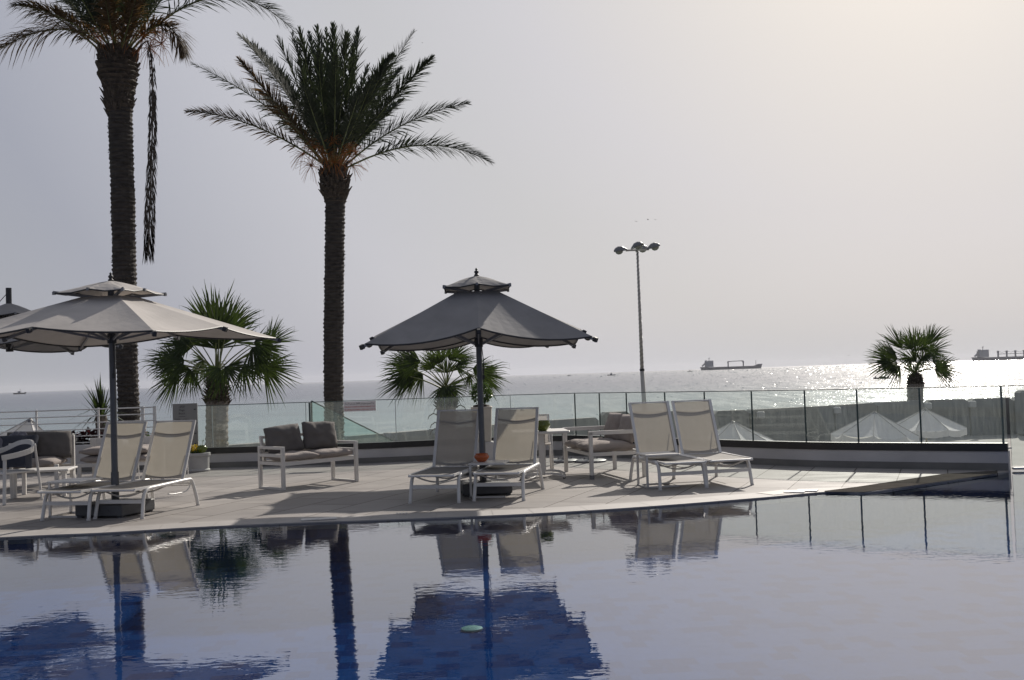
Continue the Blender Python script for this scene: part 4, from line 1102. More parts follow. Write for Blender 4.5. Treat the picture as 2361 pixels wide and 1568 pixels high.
# ================================================================ SIGNS
def shape_ar(txt):
    F = {'ا': (0xFE8D, 0xFE8E, None, None), 'ل': (0xFEDD, 0xFEDE, 0xFEDF, 0xFEE0), 'ش': (0xFEB5, 0xFEB6, 0xFEB7, 0xFEB8), 'ط': (0xFEC1, 0xFEC2, 0xFEC3, 0xFEC4),
         'ئ': (0xFE89, 0xFE8A, 0xFE8B, 0xFE8C), 'ه': (0xFEE9, 0xFEEA, 0xFEEB, 0xFEEC), 'ذ': (0xFEAB, 0xFEAC, None, None), 'م': (0xFEE1, 0xFEE2, 0xFEE3, 0xFEE4),
         'س': (0xFEB1, 0xFEB2, 0xFEB3, 0xFEB4), 'ب': (0xFE8F, 0xFE90, 0xFE91, 0xFE92), 'ح': (0xFEA1, 0xFEA2, 0xFEA3, 0xFEA4), 'ن': (0xFEE5, 0xFEE6, 0xFEE7, 0xFEE8),
         'و': (0xFEED, 0xFEEE, None, None), 'ع': (0xFEC9, 0xFECA, 0xFECB, 0xFECC), 'ى': (0xFEEF, 0xFEF0, None, None), 'أ': (0xFE83, 0xFE84, None, None), 'ف': (0xFED1, 0xFED2, 0xFED3, 0xFED4),
         'د': (0xFEA9, 0xFEAA, None, None), 'ة': (0xFE93, 0xFE94, None, None), 'ق': (0xFED5, 0xFED6, 0xFED7, 0xFED8)}
    words = []
    for wd in txt.split(' '):
        o = ''
        for i, ch in enumerate(wd):
            if ch not in F: o += ch; continue
            iso, fin, ini, med = F[ch]
            pj = i > 0 and wd[i - 1] in F and F[wd[i - 1]][2] is not None
            nj = i < len(wd) - 1 and wd[i + 1] in F and ini is not None
            o += chr(med if (pj and nj) else fin if pj else ini if nj else iso)
        words.append(o if wd.isdigit() else o[::-1])
    return ' '.join(reversed(words))
def lettering(name, txt, size, m_, parent, loc, width=None):
    cu = bpy.data.curves.new(name, 'FONT'); cu.body = txt; cu.size = size; cu.align_x = 'CENTER'; cu.extrude = .0008; cu.resolution_u = 2
    tmp = bpy.data.objects.new(name, cu); scene.collection.objects.link(tmp)
    bpy.context.view_layer.update(); dg = bpy.context.evaluated_depsgraph_get()
    me = bpy.data.meshes.new_from_object(tmp.evaluated_get(dg)); bpy.data.objects.remove(tmp)
    me.materials.clear(); me.materials.append(m_)
    o = bpy.data.objects.new(name, me); scene.collection.objects.link(o); o.parent = parent
    o.location = loc; o.rotation_euler = (R(90), 0, 0)
    if width and len(me.vertices):
        xs = [v.co.x for v in me.vertices]; wv = max(xs) - min(xs)
        if wv > 0: o.scale = (width / wv, 1, 1)
    return o
def sign_stand():
    Y = 19.45; a = at(398, 931, Y); b = at(455, 930, Y); c = (a.x + b.x) / 2; wd = b.x - a.x; zt_ = (a.z + b.z) / 2
    root = empty('direction_sign', (c, Y, 0), 0, 'upright grey direction board with black lettering and arrows left of the fan palm trunk', 'sign')
    mb = MB(); mb.box((0, 0, zt_ / 2 + .06), (wd, .03, zt_ - .12), ch=.003); mb.build('board', M['sign'], root)
    mb = MB(); mb.box((0, .03, .03), (wd * .9, .3, .06), ch=.01); mb.build('foot', M['sign'], root)
    y = -.0175; u = wd
    x0 = -.055 * u / .45
    rows = [(shape_ar('الشاطئ'), .055, .05, .10), ('Plage', .05, .115, .10), ('Beach', .05, .175, .11), (shape_ar('منطقة لعب الأطفال'), .05, .285, .27), ('Jeux de petit enfants', .05, .335, .33), ('Kids playing area', .05, .40, .29)]
    for t_, s_, dz, w_ in rows: lettering('lettering', t_, s_, M['ink'], root, (x0, y, zt_ - dz - .02), width=w_ * u / .45)
    mb = MB(); mb.box((x0, y, zt_ - .235), (.12, .002, .006)); mb.build('divider', M['ink'], root)
    for dz in (.11, .33, .55, .74):
        mb = MB(); cx = u * .40; z = zt_ - dz
        mb.add([(cx + .022, y, z), (cx, y, z + .02), (cx, y, z + .006), (cx - .022, y, z + .006), (cx - .022, y, z - .006), (cx, y, z - .006), (cx, y, z - .02)], [(0, 1, 2, 5, 6), (2, 3, 4, 5)]); mb.build('arrow', M['ink'], root)
sign_stand()
def pool_sign():
    a = on_line(790); Y = a.y - .03
    p0 = at(792, 924, Y); p1 = at(866, 920, Y); p2 = at(792, 947, Y)
    wd = p1.x - p0.x; h = .185; cz = 1.155 - h / 2 - .005
    root = empty('pool_rule_sign', ((p0.x + p1.x) / 2, Y, cz), 0, 'small white notice with red lettering fixed on the glass', 'sign')
    mb = MB(); mb.box((0, 0, 0), (wd, .006, h), ch=.001); mb.build('board', M['signw'], root)
    lettering('lettering', shape_ar('هذا المسبح ممنوع على الأطفال دون سن 12 سنة'), .045, M['ink'], root, (0, -.004, .04), width=wd * .9)
    lettering('lettering', 'Cette piscine est interdite aux enfants en dessous de 12 ans', .042, M['inkr'], root, (0, -.004, -.018), width=wd * .94)
    lettering('lettering', 'This swimming pool is forbidden to children under 12 years old', .042, M['inkr'], root, (0, -.004, -.072), width=wd * .96)
pool_sign()

# ================================================================ PALMS
def palm_trunk(mb, pts, radii, rings, n=18, amp=.10, seed=0, mi=0):
    path = smooth_path(pts, 8); m_ = len(path)
    tot = [0]
    for i in range(1, m_): tot.append(tot[-1] + (path[i] - path[i - 1]).length)
    Ln = tot[-1]; steps = rings * 2; o = len(mb.v)
    def samp(s):
        for i in range(1, m_):
            if tot[i] >= s: 
                t = (s - tot[i - 1]) / max(1e-6, tot[i] - tot[i - 1]); return path[i - 1].lerp(path[i], t)
        return path[-1]
    for k in range(steps + 1):
        s = Ln * k / steps; c = samp(s); f = s / Ln * (len(radii) - 1); i = min(int(f), len(radii) - 2); r0 = radii[i] + (radii[i + 1] - radii[i]) * (f - i)
        for j in range(n):
            an = 2 * math.pi * j / n
            nn = noise.noise(Vector((math.cos(an) * 2.2 + seed, math.sin(an) * 2.2, k * .55)))
            rr = r0 * (1 + (amp if k % 2 else -amp * .4) * (.3 + 1.3 * random.random()) * .75 + .08 * nn + .05 * noise.noise(Vector((seed, 7.1, k * .09))))
            mb.v.append((c.x + rr * math.cos(an), c.y + rr * math.sin(an), c.z + random.uniform(-.01, .01)))
    for k in range(steps):
        for j in range(n):
            a, b = o + k * n + j, o + k * n + (j + 1) % n
            mb.f.append((a, b, b + n, a + n)); mb.mi.append(mi)
    mb.f.append(tuple(o + steps * n + j for j in range(n))); mb.mi.append(mi)
    for k in range(int(rings * 4.5)):          # broken frond stubs and scars
        s = Ln * random.random(); c = samp(s); f = s / Ln * (len(radii) - 1); i = min(int(f), len(radii) - 2); r0 = radii[i] + (radii[i + 1] - radii[i]) * (f - i)
        an = random.uniform(0, 2 * math.pi); d = Vector((math.cos(an), math.sin(an), 0)); sd_ = Vector((-d.y, d.x, 0)) * random.uniform(.02, .06)
        b_ = c + d * r0 * .93; t_ = c + d * (r0 * 1.02 + random.uniform(.0, .035)) + Vector((0, 0, random.uniform(.02, .06)))
        mb.add([b_ - sd_, b_ + sd_, t_ + sd_ * .6, t_ - sd_ * .6, b_ + Vector((0, 0, .07))], [(0, 1, 2, 3), (3, 2, 4)], mi)
def boots(mb, c, r0, z0, z1, n, ln=.16, wd=.10, out=.6, seed=0):
    for k in range(n):
        t = k / n; an = k * 2.399 + seed; z = z0 + (z1 - z0) * t; r_ = r0(t) if callable(r0) else r0
        d = Vector((math.cos(an), math.sin(an), 0)); s = Vector((-d.y, d.x, 0)); l_ = ln * random.uniform(.6, 1.3)
        b = Vector((c[0], c[1], z)) + d * r_ * .85
        tip = b + (d * out + Vector((0, 0, random.uniform(.5, 1.1)))).normalized() * l_
        vs = [b - s * wd / 2, b + s * wd / 2, b + d * .05 - Vector((0, 0, .05)), tip - s * wd * .3, tip + s * wd * .3, tip + d * .02]
        mb.add(vs, [(0, 1, 4, 3), (0, 3, 5, 2), (1, 2, 5, 4), (3, 4, 5)])
def frond(mb, base, mid, tip, angs=(24, 44), nleaf=70, llen=.42, mr=None, wd=.026, droop=.15, stiff=.9, start=.16, seed=0, up_=None):
    # rachis through three points; two ranks of narrow leaflets
    base, mid, tip = Vector(base), Vector(mid), Vector(tip)
    ctrl = mid * 2 - (base + tip) / 2
    def C(t): return base * (1 - t) ** 2 + ctrl * 2 * t * (1 - t) + tip * t * t
    def T(t): return ((ctrl - base) * (1 - t) + (tip - ctrl) * t).normalized()
    pts = [C(i / 12) for i in range(13)]
    (mr or mb).tube(pts, [.026 - .021 * i / 12 for i in range(13)], 4, cap=False)
    dirh = (tip - base); side = T(.5).cross(Vector((0, 0, 1)))
    if side.length < .2: side = Vector((random.uniform(-1, 1), random.uniform(-1, 1), 0))
    side.normalize()
    if up_ is not None: side = up_
    for k in range(nleaf):
        t = start + (1 - start) * (k + random.random() * .5) / nleaf
        p = C(t); tg = T(t); nr = side.cross(tg).normalized()
        if nr.z < 0: nr = -nr
        s2 = tg.cross(nr).normalized()
        taper = math.sin(math.pi * min(1, (t - start) / (1 - start) * .86 + .12)) ** .6
        for sg in (-1, 1):
            ang = R(random.uniform(*angs)) * (1.25 - .70 * t)
            ph = R(random.choice((random.uniform(15, 50), random.uniform(45, 85), random.uniform(-50, -5))))
            d = (tg * math.cos(ang) + (s2 * sg * math.cos(ph) + nr * math.sin(ph)) * math.sin(ang)).normalized()
            l_ = llen * taper * random.uniform(.8, 1.15)
            w_ = wd * random.uniform(.8, 1.2)
            sd_ = d.cross(nr).normalized() * w_ / 2
            m1 = p + d * l_ * .5 + Vector((0, 0, -droop * l_ * .15)); tp_ = p + d * l_ + Vector((0, 0, -droop * l_ * .8))
            o = len(mb.v)
            mb.v += [tuple(p - sd_ * .6), tuple(p + sd_ * .6), tuple(m1 + sd_), tuple(m1 - sd_), tuple(tp_)]
            mb.f += [(o, o + 1, o + 2, o + 3), (o + 3, o + 2, o + 4)]; mb.mi += [0, 0]
def fruit_tuft(mb, base, n=40, ln=.6, spread=1.0, dirv=Vector((0, 0, 0))):
    for k in range(n):
        d = (rnd_dir() * spread + dirv).normalized(); p1 = base + d * ln * .5 * random.uniform(.6, 1); p2 = p1 + (d + Vector((0, 0, -.7))) * ln * .35
        mb.tube([base, p1, p2], [.006, .005, .003], 3, cap=False)

# --- date palm in the middle
def date_palm_mid():
    Y = 26.0
    b0 = at(769, 1030, Y); g = Vector((b0.x, Y, GZ))
    root = empty('date_palm', g, 0, 'tall date palm with full spread crown rising behind the central sofa', 'palm tree')
    def W(x, y, dy=0.0): return at(x, y, Y + dy) - g
    mb = MB(); tr = .235
    palm_trunk(mb, [Vector((0, 0, -.3)), W(770, 950), W(769, 800), W(771, 620), W(773, 450), W(771, 400)], [tr * 1.05, tr, tr * .98, tr, tr * 1.0, tr * .95], 95, amp=.09, seed=3)
    mb.build('trunk', M['bark'], root)
    top = W(771, 400); mb = MB()
    palm_trunk(mb, [W(773, 470), W(772, 430), W(770, 395)], [tr * .95, tr * 1.3, tr * 1.15], 8, amp=.2, seed=9)
    boots(mb, (top.x, top.y), lambda t: tr * (1.0 + .5 * math.sin(t * 3)), W(773, 462).z, W(770, 385).z, 90, ln=.17, wd=.12, out=.55)
    mb.build('leaf_bases', M['boot'], root)
    cr = MB(); dry = MB(); rach = MB()
    base = W(770, 388)
    F = [  # tip px, mid px, depth of tip, depth of mid, material
        (430, 257, 590, 292, -1.0, -.5, 1), (440, 145, 620, 250, .3, .2, 0), (548, 78, 660, 215, .8, .4, 0), (548, 135, 655, 262, -1.2, -.7, 1), (575, 100, 672, 225, 1.4, .7, 0),
        (640, 88, 700, 230, -.8, -.4, 0), (672, 78, 715, 220, .6, .3, 0), (690, 68, 722, 215, -1.6, -.8, 0), (712, 75, 738, 215, 1.2, .6, 0), (730, 62, 748, 210, -.5, -.2, 0), (752, 66, 758, 215, 1.8, .9, 0),
        (768, 56, 770, 210, -.9, -.4, 0), (790, 60, 782, 205, .5, .3, 0), (800, 78, 788, 220, -1.9, -1.0, 0), (826, 66, 812, 205, .9, .5, 0), (815, 105, 800, 235, -1.0, -.6, 0),
        (955, 72, 862, 225, .5, .3, 0), (925, 158, 855, 262, 1.5, .9, 0), (998, 133, 885, 252, -.8, -.4, 0), (905, 130, 845, 240, -1.7, -.9, 0), (1080, 238, 925, 290, .4, .2, 0), (1133, 376, 968, 335, -.5, -.3, 0),
        (860, 180, 822, 275, -2.2, -1.2, 0), (735, 120, 745, 250, -2.2, -1.3, 0), (690, 140, 722, 262, -2.4, -1.3, 0), (775, 130, 772, 260, -2.5, -1.4, 0), (640, 160, 700, 270, 2.2, 1.2, 0), (770, 110, 770, 240, 2.4, 1.3, 0), (850, 150, 815, 262, 2.3, 1.2, 0),
        (700, 200, 735, 300, -2.6, -1.5, 0), (830, 210, 800, 300, -2.7, -1.6, 0), (600, 215, 680, 300, 2.6, 1.4, 0), (930, 230, 850, 305, 2.6, 1.4, 0)]
    for k, (tx, ty, mx, my, dy, dm, dr) in enumerate(F):
        t_, m_ = W(tx, ty, dy), W(mx, my, dm)
        b_ = base + Vector((max(-.16, min(.16, (t_.x - base.x) * .05)), dy * .05, random.uniform(-.1, .05)))
        sd = abs(tx - 770) > 130
        frond(dry if dr else cr, b_, m_, t_, angs=(30, 60) if sd else (22, 46), nleaf=175 if sd else 78, llen=.58 if dr == 0 else .50, mr=rach, wd=.036 if sd else .028, start=.20 if sd else .14)
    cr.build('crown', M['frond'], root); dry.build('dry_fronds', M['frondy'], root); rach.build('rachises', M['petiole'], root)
    fr = MB()
    for (x, y, dy) in ((720, 330, -.3), (800, 320, -.4), (760, 345, -.5), (820, 345, .1), (740, 315, -.5), (785, 330, -.6), (700, 345, 0), (812, 372, 0), (718, 372, 0), (765, 320, -.9), (745, 345, -.8), (795, 345, -.8), (770, 365, -.7)):
        fruit_tuft(fr, W(x, y + 10, dy), 34, .50, dirv=Vector((0, 0, .2)))
    fr.build('fruit_stalks', M['fruit'], root)
date_palm_mid()

def date_palm_left():
    Y = 22.0
    b0 = at(297, 1000, Y); g = Vector((b0.x, Y, GZ))
    root = empty('date_palm', g, 0, 'tallest date palm at the left, crown cut by the top, one dead frond hanging', 'palm tree')
    def W(x, y, dy=0.0): return at(x, y, Y + dy) - g
    tr = .212; mb = MB()
    palm_trunk(mb, [Vector((0.02, 0, -.3)), W(297, 950), W(291, 800), W(287, 640), W(284, 480), W(279, 330), W(277, 240)], [tr * 1.0, tr, tr * .98, tr * 1.02, tr * 1.1, tr * 1.1, tr * 1.12], 110, amp=.09, seed=13)
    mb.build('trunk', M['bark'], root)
    mb = MB(); top = W(272, 150)
    palm_trunk(mb, [W(278, 262), W(275, 200), W(271, 150), W(270, 110)], [tr * 1.05, tr * 1.35, tr * 1.85, tr * 1.5], 14, amp=.16, seed=19)
    boots(mb, (top.x, top.y), lambda t: tr * (1.0 + .85 * t), W(276, 265).z, W(271, 120).z, 190, ln=.20, wd=.12, out=.5)
    mb.build('leaf_bases', M['boot'], root)
    cr = MB(); dry = MB(); rach = MB(); base = W(270, 110)
    F = [(-60, 150, 120, 68, -.5, -.3, 1), (-50, -60, 130, 40, .2, .2, 0), (20, -170, 150, -10, -1, -.5, 0), (100, -260, 190, -70, .6, .3, 0), (180, -330, 225, -110, -1, -.5, 0), (260, -350, 262, -120, .8, .4, 0),
         (340, -340, 302, -110, -1, -.6, 0), (430, -290, 345, -90, .5, .3, 0), (560, -200, 410, -50, -.5, -.3, 0), (684, 78, 500, -8, -.3, -.1, 0), (424, 124, 372, 58, -.7, -.4, 1), (60, -90, 160, 10, 1.6, .9, 0), (480, -120, 380, -20, 1.8, 1.0, 0),
         (200, -220, 235, -50, -2.4, -1.3, 0), (330, -230, 300, -50, -2.4, -1.3, 0), (120, -110, 190, 0, -2.2, -1.2, 0), (420, -120, 345, -10, -2.2, -1.2, 0), (270, -160, 270, -20, 2.6, 1.4, 0), (160, -60, 215, 30, 2.4, 1.3, 0), (380, -60, 325, 30, 2.4, 1.3, 0), (30, 10, 150, 45, -1.8, -.9, 1), (240, -20, 255, 60, -1.6, -.9, 1), (315, -10, 295, 60, -1.5, -.9, 1)]
    for (tx, ty, mx, my, dy, dm, dr) in F:
        t_, m_ = W(tx, ty, dy), W(mx, my, dm)
        b_ = base + Vector((max(-.3, min(.3, (t_.x - base.x) * .09)), dy * .06, random.uniform(-.25, .05)))
        frond(dry if dr else cr, b_, m_, t_, angs=(30, 56), nleaf=125, llen=.60, mr=rach, wd=.028, droop=.5 if dr else .2, start=.2)
    cr.build('crown', M['frond'], root); dry.build('dry_fronds', M['frondy'], root); rach.build('rachises', M['petiole'], root)
    # dead frond hanging straight down
    h = MB(); hr = MB(); b_ = W(318, 112, -.3); k1 = W(342, 100, -.4)
    hr.tube(smooth_path([b_, W(333, 98, -.35), k1, W(350, 150, -.4), W(352, 260, -.4), W(347, 430, -.4), W(342, 590, -.4)], 5), .016, 5)
    path = smooth_path([k1, W(350, 150, -.4), W(352, 260, -.4), W(347, 430, -.4), W(342, 585, -.4)], 75)
    for i, p in enumerate(path):
        if i < 20: continue
        t = i / len(path)
        if t < .4 and random.random() < .55: continue
        for sg in (-1, 1):
            for rep_ in range(2):
                d = Vector((sg * random.uniform(.05, .26), random.uniform(-.15, .15), -1)).normalized(); l_ = .30 * min(1, .35 + t) * random.uniform(.5, 1)
                if t > .9: d = Vector((sg * random.uniform(.02, .18), 0, -1)).normalized(); l_ = .25
                leaf_quad(h, Vector(p) + Vector((sg * random.uniform(0, .03 + .07 * t), 0, 0)), d, Vector((0, 1, 0)), l_, .016, fold=0)
    dead = h.build('dead_frond', M['boot'], root); hr.build('dead_rachis', M['boot'], root)
    fr = MB()
    for (x, y, dy) in ((225, 85, -.4), (330, 85, -.3), (300, 70, -.6), (345, 110, -.2), (250, 60, -.6), (360, 75, .2), (205, 60, 0), (372, 100, 0)):
        fruit_tuft(fr, W(x, y, dy), 34, .5, dirv=Vector((0, 0, .2)))
    fr.build('fruit_stalks', M['fruit'], root)
date_palm_left()

# --- fan palms
def fan(mb, mp, crown_c, hub, tip, spread=150, n=34, seed=0, face=None, droop=.25):
    hub, tip, cc = Vector(hub), Vector(tip), Vector(crown_c)
    ax = (tip - hub); Lr = ax.length; ax.normalize()
    ctl = (cc + hub) / 2 + Vector((0, 0, .08 * (hub - cc).length))
    pts = [cc * (1 - t) ** 2 + ctl * 2 * t * (1 - t) + hub * t * t for t in [i / 6 for i in range(7)]]
    mp.tube(pts, [.022 - .010 * i / 6 for i in range(7)], 5, cap=False)
    nr = (face if face is not None else Vector((random.uniform(-.5, .5), -random.uniform(.5, 1.0), random.uniform(.15, .9)))).normalized()
    nr = (nr - ax * nr.dot(ax)).normalized(); sd_ = ax.cross(nr).normalized()
    for k in range(n):
        a = R(spread * .86) * (-1 + 2 * (k + .5) / n) + R(random.uniform(-3, 3))
        d = (ax * math.cos(a) + sd_ * math.sin(a) + nr * (-.12 - .25 * abs(math.sin(a)) * random.random())).normalized()
        l_ = Lr * (.62 + .38 * math.cos(a * .55)) * random.uniform(.70, 1.14)
        s = d.cross(nr).normalized(); w0 = .010; w1 = l_ * math.tan(R(spread) / n) * .95 * .55; w1 = max(.009, min(w1, .018)) * (Lr / .9 if Lr > .9 else 1)
        p1 = hub + d * l_ * .36; fold = nr * w1 * (.6 if k % 2 else -.6)
        p2 = hub + d * l_ * .78 + Vector((0, 0, -droop * l_ * .10)); p3 = hub + d * l_ + Vector((0, 0, -droop * l_ * random.uniform(.0, .6)))
        o = len(mb.v)
        mb.v += [tuple(hub - s * w0 * .3), tuple(hub + s * w0 * .3), tuple(p1 + s * w1 + fold), tuple(p1 - s * w1 - fold), tuple(p2 + s * w1 * .55), tuple(p2 - s * w1 * .55), tuple(p3)]
        mb.f += [(o, o + 1, o + 2, o + 3), (o + 3, o + 2, o + 4, o + 5), (o + 5, o + 4, o + 6)]; mb.mi += [0, 0, 0]
        if random.random() < .5:      # thread-like hanging tip
            q = p3 + Vector((random.uniform(-.03, .03), 0, -random.uniform(.05, .2))); mb.add([p3 - s * .004, p3 + s * .004, q], [(0, 1, 2)])
def fan_palm(Y, gx, trunk_px, tr, cc_px, leaves, label, rings=26, skirt=True, scale_n=28, hooks=False):
    b0 = at(trunk_px[0][0], trunk_px[0][1], Y); g = Vector((b0.x, Y, GZ))
    root = empty('fan_palm', g, 0, label, 'palm tree')
    def W(x, y, dy=0.0): return at(x, y, Y + dy) - g
    mb = MB(); pts = [Vector((0, 0, -.3))] + [W(x, y) for x, y in trunk_px]
    palm_trunk(mb, pts, [tr * 1.05] * len(pts), rings, amp=.07, seed=gx)
    mb.build('trunk', M['bark2'], root)
    tx, ty = trunk_px[-1]; top = W(tx, ty); mb = MB()
    cc = W(*cc_px)
    palm_trunk(mb, [top - Vector((0, 0, .02)), (top + cc) / 2, cc + Vector((0, 0, .05))], [tr * .95, tr * .95, tr * .5], 8, amp=.2, seed=gx + 2)
    boots(mb, (top.x, top.y), lambda t: tr * (1.1 - .45 * t), top.z - .05, cc.z - .05, 90, ln=.16, wd=.09, out=1.3)
    if hooks:
        for k in range(14):
            an = k * 2.4; d = Vector((math.cos(an), math.sin(an), 0)); z = top.z - .05 - k * .055
            p = Vector((top.x, top.y, z)) + d * tr; mb.tube([p, p + d * .14 + Vector((0, 0, .05)), p + d * .26 - Vector((0, 0, .02)), p + d * .30 - Vector((0, 0, .12))], [.02, .018, .014, .008], 5)
    mb.build('leaf_bases', M['boot'], root)
    lf = MB(); pe = MB()
    for (hx, hy, tx_, ty_, dy, sp) in leaves:
        h_, t_ = W(hx, hy, dy), W(tx_, ty_, dy * 1.5)
        fan(lf, pe, cc + Vector((random.uniform(-.06, .06), random.uniform(-.06, .06), random.uniform(-.05, .1))), h_, t_, spread=sp, n=scale_n)
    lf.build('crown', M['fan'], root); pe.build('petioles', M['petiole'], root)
    return root
fan_palm(27.5, 1, [(500, 1028), (500, 980), (501, 925)], .265, (502, 868), [
    (492, 770, 435, 655, .2, 60), (505, 775, 490, 662, -.4, 55), (515, 770, 545, 668, .5, 60), (520, 775, 568, 690, -.2, 70), (498, 790, 470, 690, -.8, 70), (510, 785, 520, 672, .9, 60),
    (620, 792, 665, 732, .3, 55), (600, 800, 668, 785, -.3, 75), (592, 812, 672, 830, .5, 90), (582, 800, 640, 860, -.7, 80), (608, 845, 692, 888, .2, 70), (590, 838, 650, 850, -.5, 90),
    (445, 800, 372, 765, .4, 85), (438, 785, 375, 800, -.4, 80), (395, 822, 322, 805, .2, 75), (400, 838, 330, 850, -.5, 70), (412, 858, 335, 902, .1, 60), (440, 852, 385, 905, -.7, 95), (470, 830, 430, 880, .9, 80),
    (430, 795, 360, 790, -.8, 80), (415, 845, 345, 880, .7, 80), (425, 830, 350, 830, -1.0, 85), (455, 845, 410, 898, .2, 85), (585, 790, 640, 760, -.6, 80), (560, 845, 610, 895, -.5, 85),
    (505, 848, 455, 902, -1.0, 95), (520, 845, 560, 900, -1.1, 95), (500, 840, 500, 905, 1.0, 80), (500, 805, 498, 700, .0, 95), (545, 790, 580, 720, 1.2, 80), (460, 790, 420, 730, 1.2, 80)],
    'largest bushy fan palm with grey trunk behind the glass, right of the left parasol')
fan_palm(31.5, 5, [(1029, 960), (1030, 935)], .27, (1028, 898), [
    (960, 842, 880, 815, .3, 70), (950, 850, 872, 850, -.4, 75), (965, 858, 895, 868, .6, 80), (945, 868, 866, 900, -.2, 60), (955, 872, 900, 898, .5, 85),
    (970, 835, 905, 805, -.5, 75), (975, 862, 915, 905, .2, 80), (965, 845, 880, 835, .2, 70), (1090, 850, 1150, 850, -.6, 75), (1105, 862, 1168, 900, .3, 70), (1000, 850, 960, 815, -.6, 80),
    (1020, 835, 985, 790, .6, 80), (1035, 830, 1060, 790, -.4, 80), (1045, 826, 1090, 782, .4, 60), (1050, 845, 1105, 815, -.6, 85), (1010, 840, 990, 800, -.8, 75),
    (1075, 858, 1118, 880, .5, 80), (1100, 858, 1172, 886, -.2, 60), (1110, 862, 1165, 865, .4, 75), (1085, 865, 1062, 905, .2, 60), (1025, 890, 1000, 925, -1.0, 95), (1035, 890, 1062, 922, -1.1, 95), (1030, 860, 1028, 800, 1.0, 80)],
    'fan palm with curled old leaf stubs behind the glass, under the middle parasol', hooks=True, rings=16)
fan_palm(58.0, 9, [(2110, 925), (2111, 885)], .40, (2110, 862), [
    (2062, 822, 2023, 778, .5, 45), (2070, 815, 2040, 790, -.5, 40), (2080, 805, 2050, 745, .5, 50), (2105, 800, 2090, 750, -.6, 55), (2115, 800, 2118, 748, .6, 55), (2130, 800, 2140, 750, .2, 50), (2140, 795, 2172, 738, .6, 35), (2145, 810, 2192, 782, -.5, 70),
    (2055, 832, 1994, 815, .1, 60), (2058, 840, 1998, 838, -.1, 60), (2070, 838, 2030, 840, .8, 70), (2068, 850, 2032, 862, .4, 90), (2150, 820, 2185, 808, .8, 80), (2162, 846, 2226, 848, -.1, 60), (2162, 850, 2216, 868, .1, 70), (2155, 845, 2190, 840, -.8, 70),
    (2070, 828, 2015, 800, -.3, 70), (2075, 845, 2020, 870, .3, 75), (2155, 852, 2215, 866, .1, 70), (2150, 835, 2200, 825, .2, 75),
    (2112, 835, 2098, 780, -.9, 70), (2125, 835, 2150, 790, -1.1, 70),
    (2120, 830, 2150, 850, -1.0, 90), (2100, 825, 2070, 850, -1.0, 90), (2125, 805, 2150, 770, -1.2, 90), (2110, 810, 2110, 760, -1.3, 95), (2130, 820, 2170, 830, -1.2, 90), (2100, 805, 2085, 770, 1.2, 80), (2135, 815, 2175, 800, 1.0, 90)],
    'dark fan palm rising behind the sea wall in front of the sun glitter', rings=12, scale_n=24)

# yucca-like palm at the left
def yucca():
    Y = 21.0; g = at(240, 1000, Y); g0 = Vector((g.x, Y, -.3))
    root = empty('yucca', g0, 0, 'small spiky yucca with swollen grey trunk beside the left parasol pole', 'yucca')
    mb = MB(); palm_trunk(mb, [Vector((0, 0, 0)), Vector((0, 0, .75)), Vector((-.04, 0, 1.05)), Vector((-.05, 0, 1.32))], [.17, .17, .13, .10], 12, amp=.05, seed=4); mb.build('trunk', M['bark2'], root)
    mb = MB(); c = Vector((-.05, 0, 1.30))
    for k in range(80):
        an = random.uniform(0, 2 * math.pi); el = R(random.uniform(-12, 88)) if k > 25 else R(random.uniform(60, 88))
        d = Vector((math.cos(an) * math.cos(el), math.sin(an) * math.cos(el), math.sin(el))); l_ = random.uniform(.45, .82)
        s = d.cross(Vector((0, 0, 1))).normalized() * .020; dr_ = (1 - math.sin(el)) * .35
        b = c + Vector((0, 0, random.uniform(-.12, .12))); m1 = b + d * l_ * .5 + Vector((0, 0, -dr_ * .1)); t_ = b + d * l_ - Vector((0, 0, dr_ * l_))
        mb.add([b - s * .6, b + s * .6, m1 + s, m1 - s, t_], [(0, 1, 2, 3), (3, 2, 4)])
    mb.build('leaves', M['fan'], root)
yucca()

